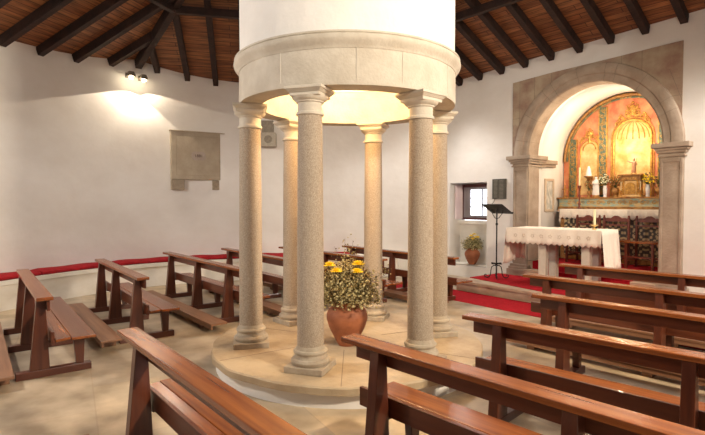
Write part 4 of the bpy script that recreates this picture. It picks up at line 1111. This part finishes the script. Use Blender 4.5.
# ------------------------------------------------------------------ pews
def make_pew(label, PL, posts):
    t = thing('wooden_pew', label, 'pew', (0, 0, 0), 0, 'wooden pews')
    bm = new(); box(bm, 0, PL, -0.065, 0.07, 0.738, 0.772); obj('top_rail', bm, 'pew_x', t, bevel=0.006)
    bm = new(); box(bm, 0.05, PL - 0.05, 0.022, 0.046, 0.635, 0.737); obj('upper_backboard', bm, 'pew_board_shaded', t, bevel=0.003)
    bm = new(); box(bm, 0.05, PL - 0.05, 0.052, 0.078, 0.315, 0.435); obj('lower_backboard', bm, 'pew_board_shaded', t, bevel=0.003)
    for x in posts:
        bm = new(); hexa(bm, [(x, -0.11, 0.07), (x + 0.075, -0.11, 0.07), (x + 0.075, 0.05, 0.07), (x, 0.05, 0.07)], [(x, -0.048, 0.737), (x + 0.07, -0.048, 0.737), (x + 0.07, 0.021, 0.737), (x, 0.021, 0.737)])
        obj('upright', bm, 'pew_z', t, bevel=0.004)
        bm = new(); hexa(bm, [(x + 0.005, 0.27, 0.07), (x + 0.065, 0.27, 0.07), (x + 0.065, 0.335, 0.07), (x + 0.005, 0.335, 0.07)], [(x + 0.005, 0.25, 0.30), (x + 0.065, 0.25, 0.30), (x + 0.065, 0.345, 0.30), (x + 0.005, 0.345, 0.30)])
        obj('leg', bm, 'pew_z', t, bevel=0.004)
        bm = new(); box(bm, x - 0.002, x + 0.077, -0.22, 0.40, 0.0, 0.07); obj('foot', bm, 'pew_y', t, bevel=0.005)
        bm = new(); box(bm, x + 0.008, x + 0.062, 0.051, 0.37, 0.30, 0.340); obj('seat_bearer', bm, 'pew_y', t, bevel=0.003)
    m_ = Matrix.Translation((0, 0.145, 0.356)) @ Matrix.Rotation(math.radians(4), 4, 'X')
    bm = new(); box(bm, 0.03, PL - 0.03, -0.06, 0.06, -0.012, 0.012, m_); obj('rear_seat_plank', bm, 'pew_x', t, bevel=0.004)
    bm = new(); box(bm, 0.01, PL - 0.01, 0.212, 0.42, 0.342, 0.370); obj('front_seat_plank', bm, 'pew_x', t, bevel=0.005)
    return t
def make_kneeler(t, dy, PL, posts, ext=0.06):
    bm = new(); box(bm, 0.0, PL + ext, -0.235 - dy, -0.015 - dy, 0.096, 0.122); box(bm, 0.02, PL + ext - 0.02, -0.225 - dy, -0.20 - dy, 0.045, 0.096)
    obj('kneeler', bm, 'kneeler', t, bevel=0.004)
    for x in posts:
        bm = new(); box(bm, x + 0.01, x + 0.10, -0.195 - dy, -0.04 - dy, 0.0, 0.0955)
        obj('kneeler_block', bm, 'kneeler', t, bevel=0.004)
LONG = (2.92, (0.25, 1.42, 2.50)); SHORT = (2.45, (0.20, 1.12, 2.21)); WIDE = (2.95, (0.31, 2.55))
pews = [
    ((0.57, -2.31), 2.0, WIDE, 'nearest wooden pew, its top rail crossing the bottom left of the picture'),
    ((-3.52, -2.62), 0.0, SHORT, 'wooden pew at the far left edge of the picture, seat planks facing right'),
    ((-4.25, -1.58), 0.0, SHORT, 'wooden pew against the left wall, second from the left edge of the picture'),
    ((-4.74, -0.42), 1.5, LONG, 'wooden pew below the stone tablet, just left of the columns'),
    ((-4.85, 0.70), 0.0, LONG, 'wooden pew whose rail passes behind the leftmost column'),
    ((-4.46, 1.72), 3.0, LONG, 'wooden pew seen behind the flower pot, second row from the altar on the far side'),
    ((-3.93, 2.88), 0.5, LONG, 'wooden pew farthest off, ending beside the carpet near the window'),
    ((1.62, -1.215), 5.0, LONG, 'foremost right pew, its rail starting in front of the flower pot'),
    ((1.68, -0.12), 8.0, LONG, 'second right pew from the front, left end beyond the round platform'),
    ((1.51, 1.07), 6.5, LONG, 'third right pew from the front, in the middle of the right block'),
    ((0.70, 2.16), 4.0, LONG, 'fourth right pew from the front, second from the altar'),
    ((0.47, 3.36), 5.5, LONG, 'right pew closest to the altar table, on the red carpet'),
]
made = {}
for (x, y), rz, kind_, lb in pews:
    z = 0.013 if y > 3.3 else 0
    if kind_ not in made:
        r = make_pew(lb, *kind_); make_kneeler(r, 0.225, *kind_); made[kind_] = r
        r.location = (x, y, z); r.rotation_euler = (0, 0, math.radians(rz))
    else: r = dup(made[kind_], (x, y, z), math.radians(rz), lb)
    r['group'] = 'wooden pews'

# surface joints and slots are patterns, not countable pieces
for o in bpy.data.objects:
    if o.name.split('.')[0] in ('joint', 'slot', 'surround_joint', 'voussoir_joint'): o['kind'] = 'stuff'
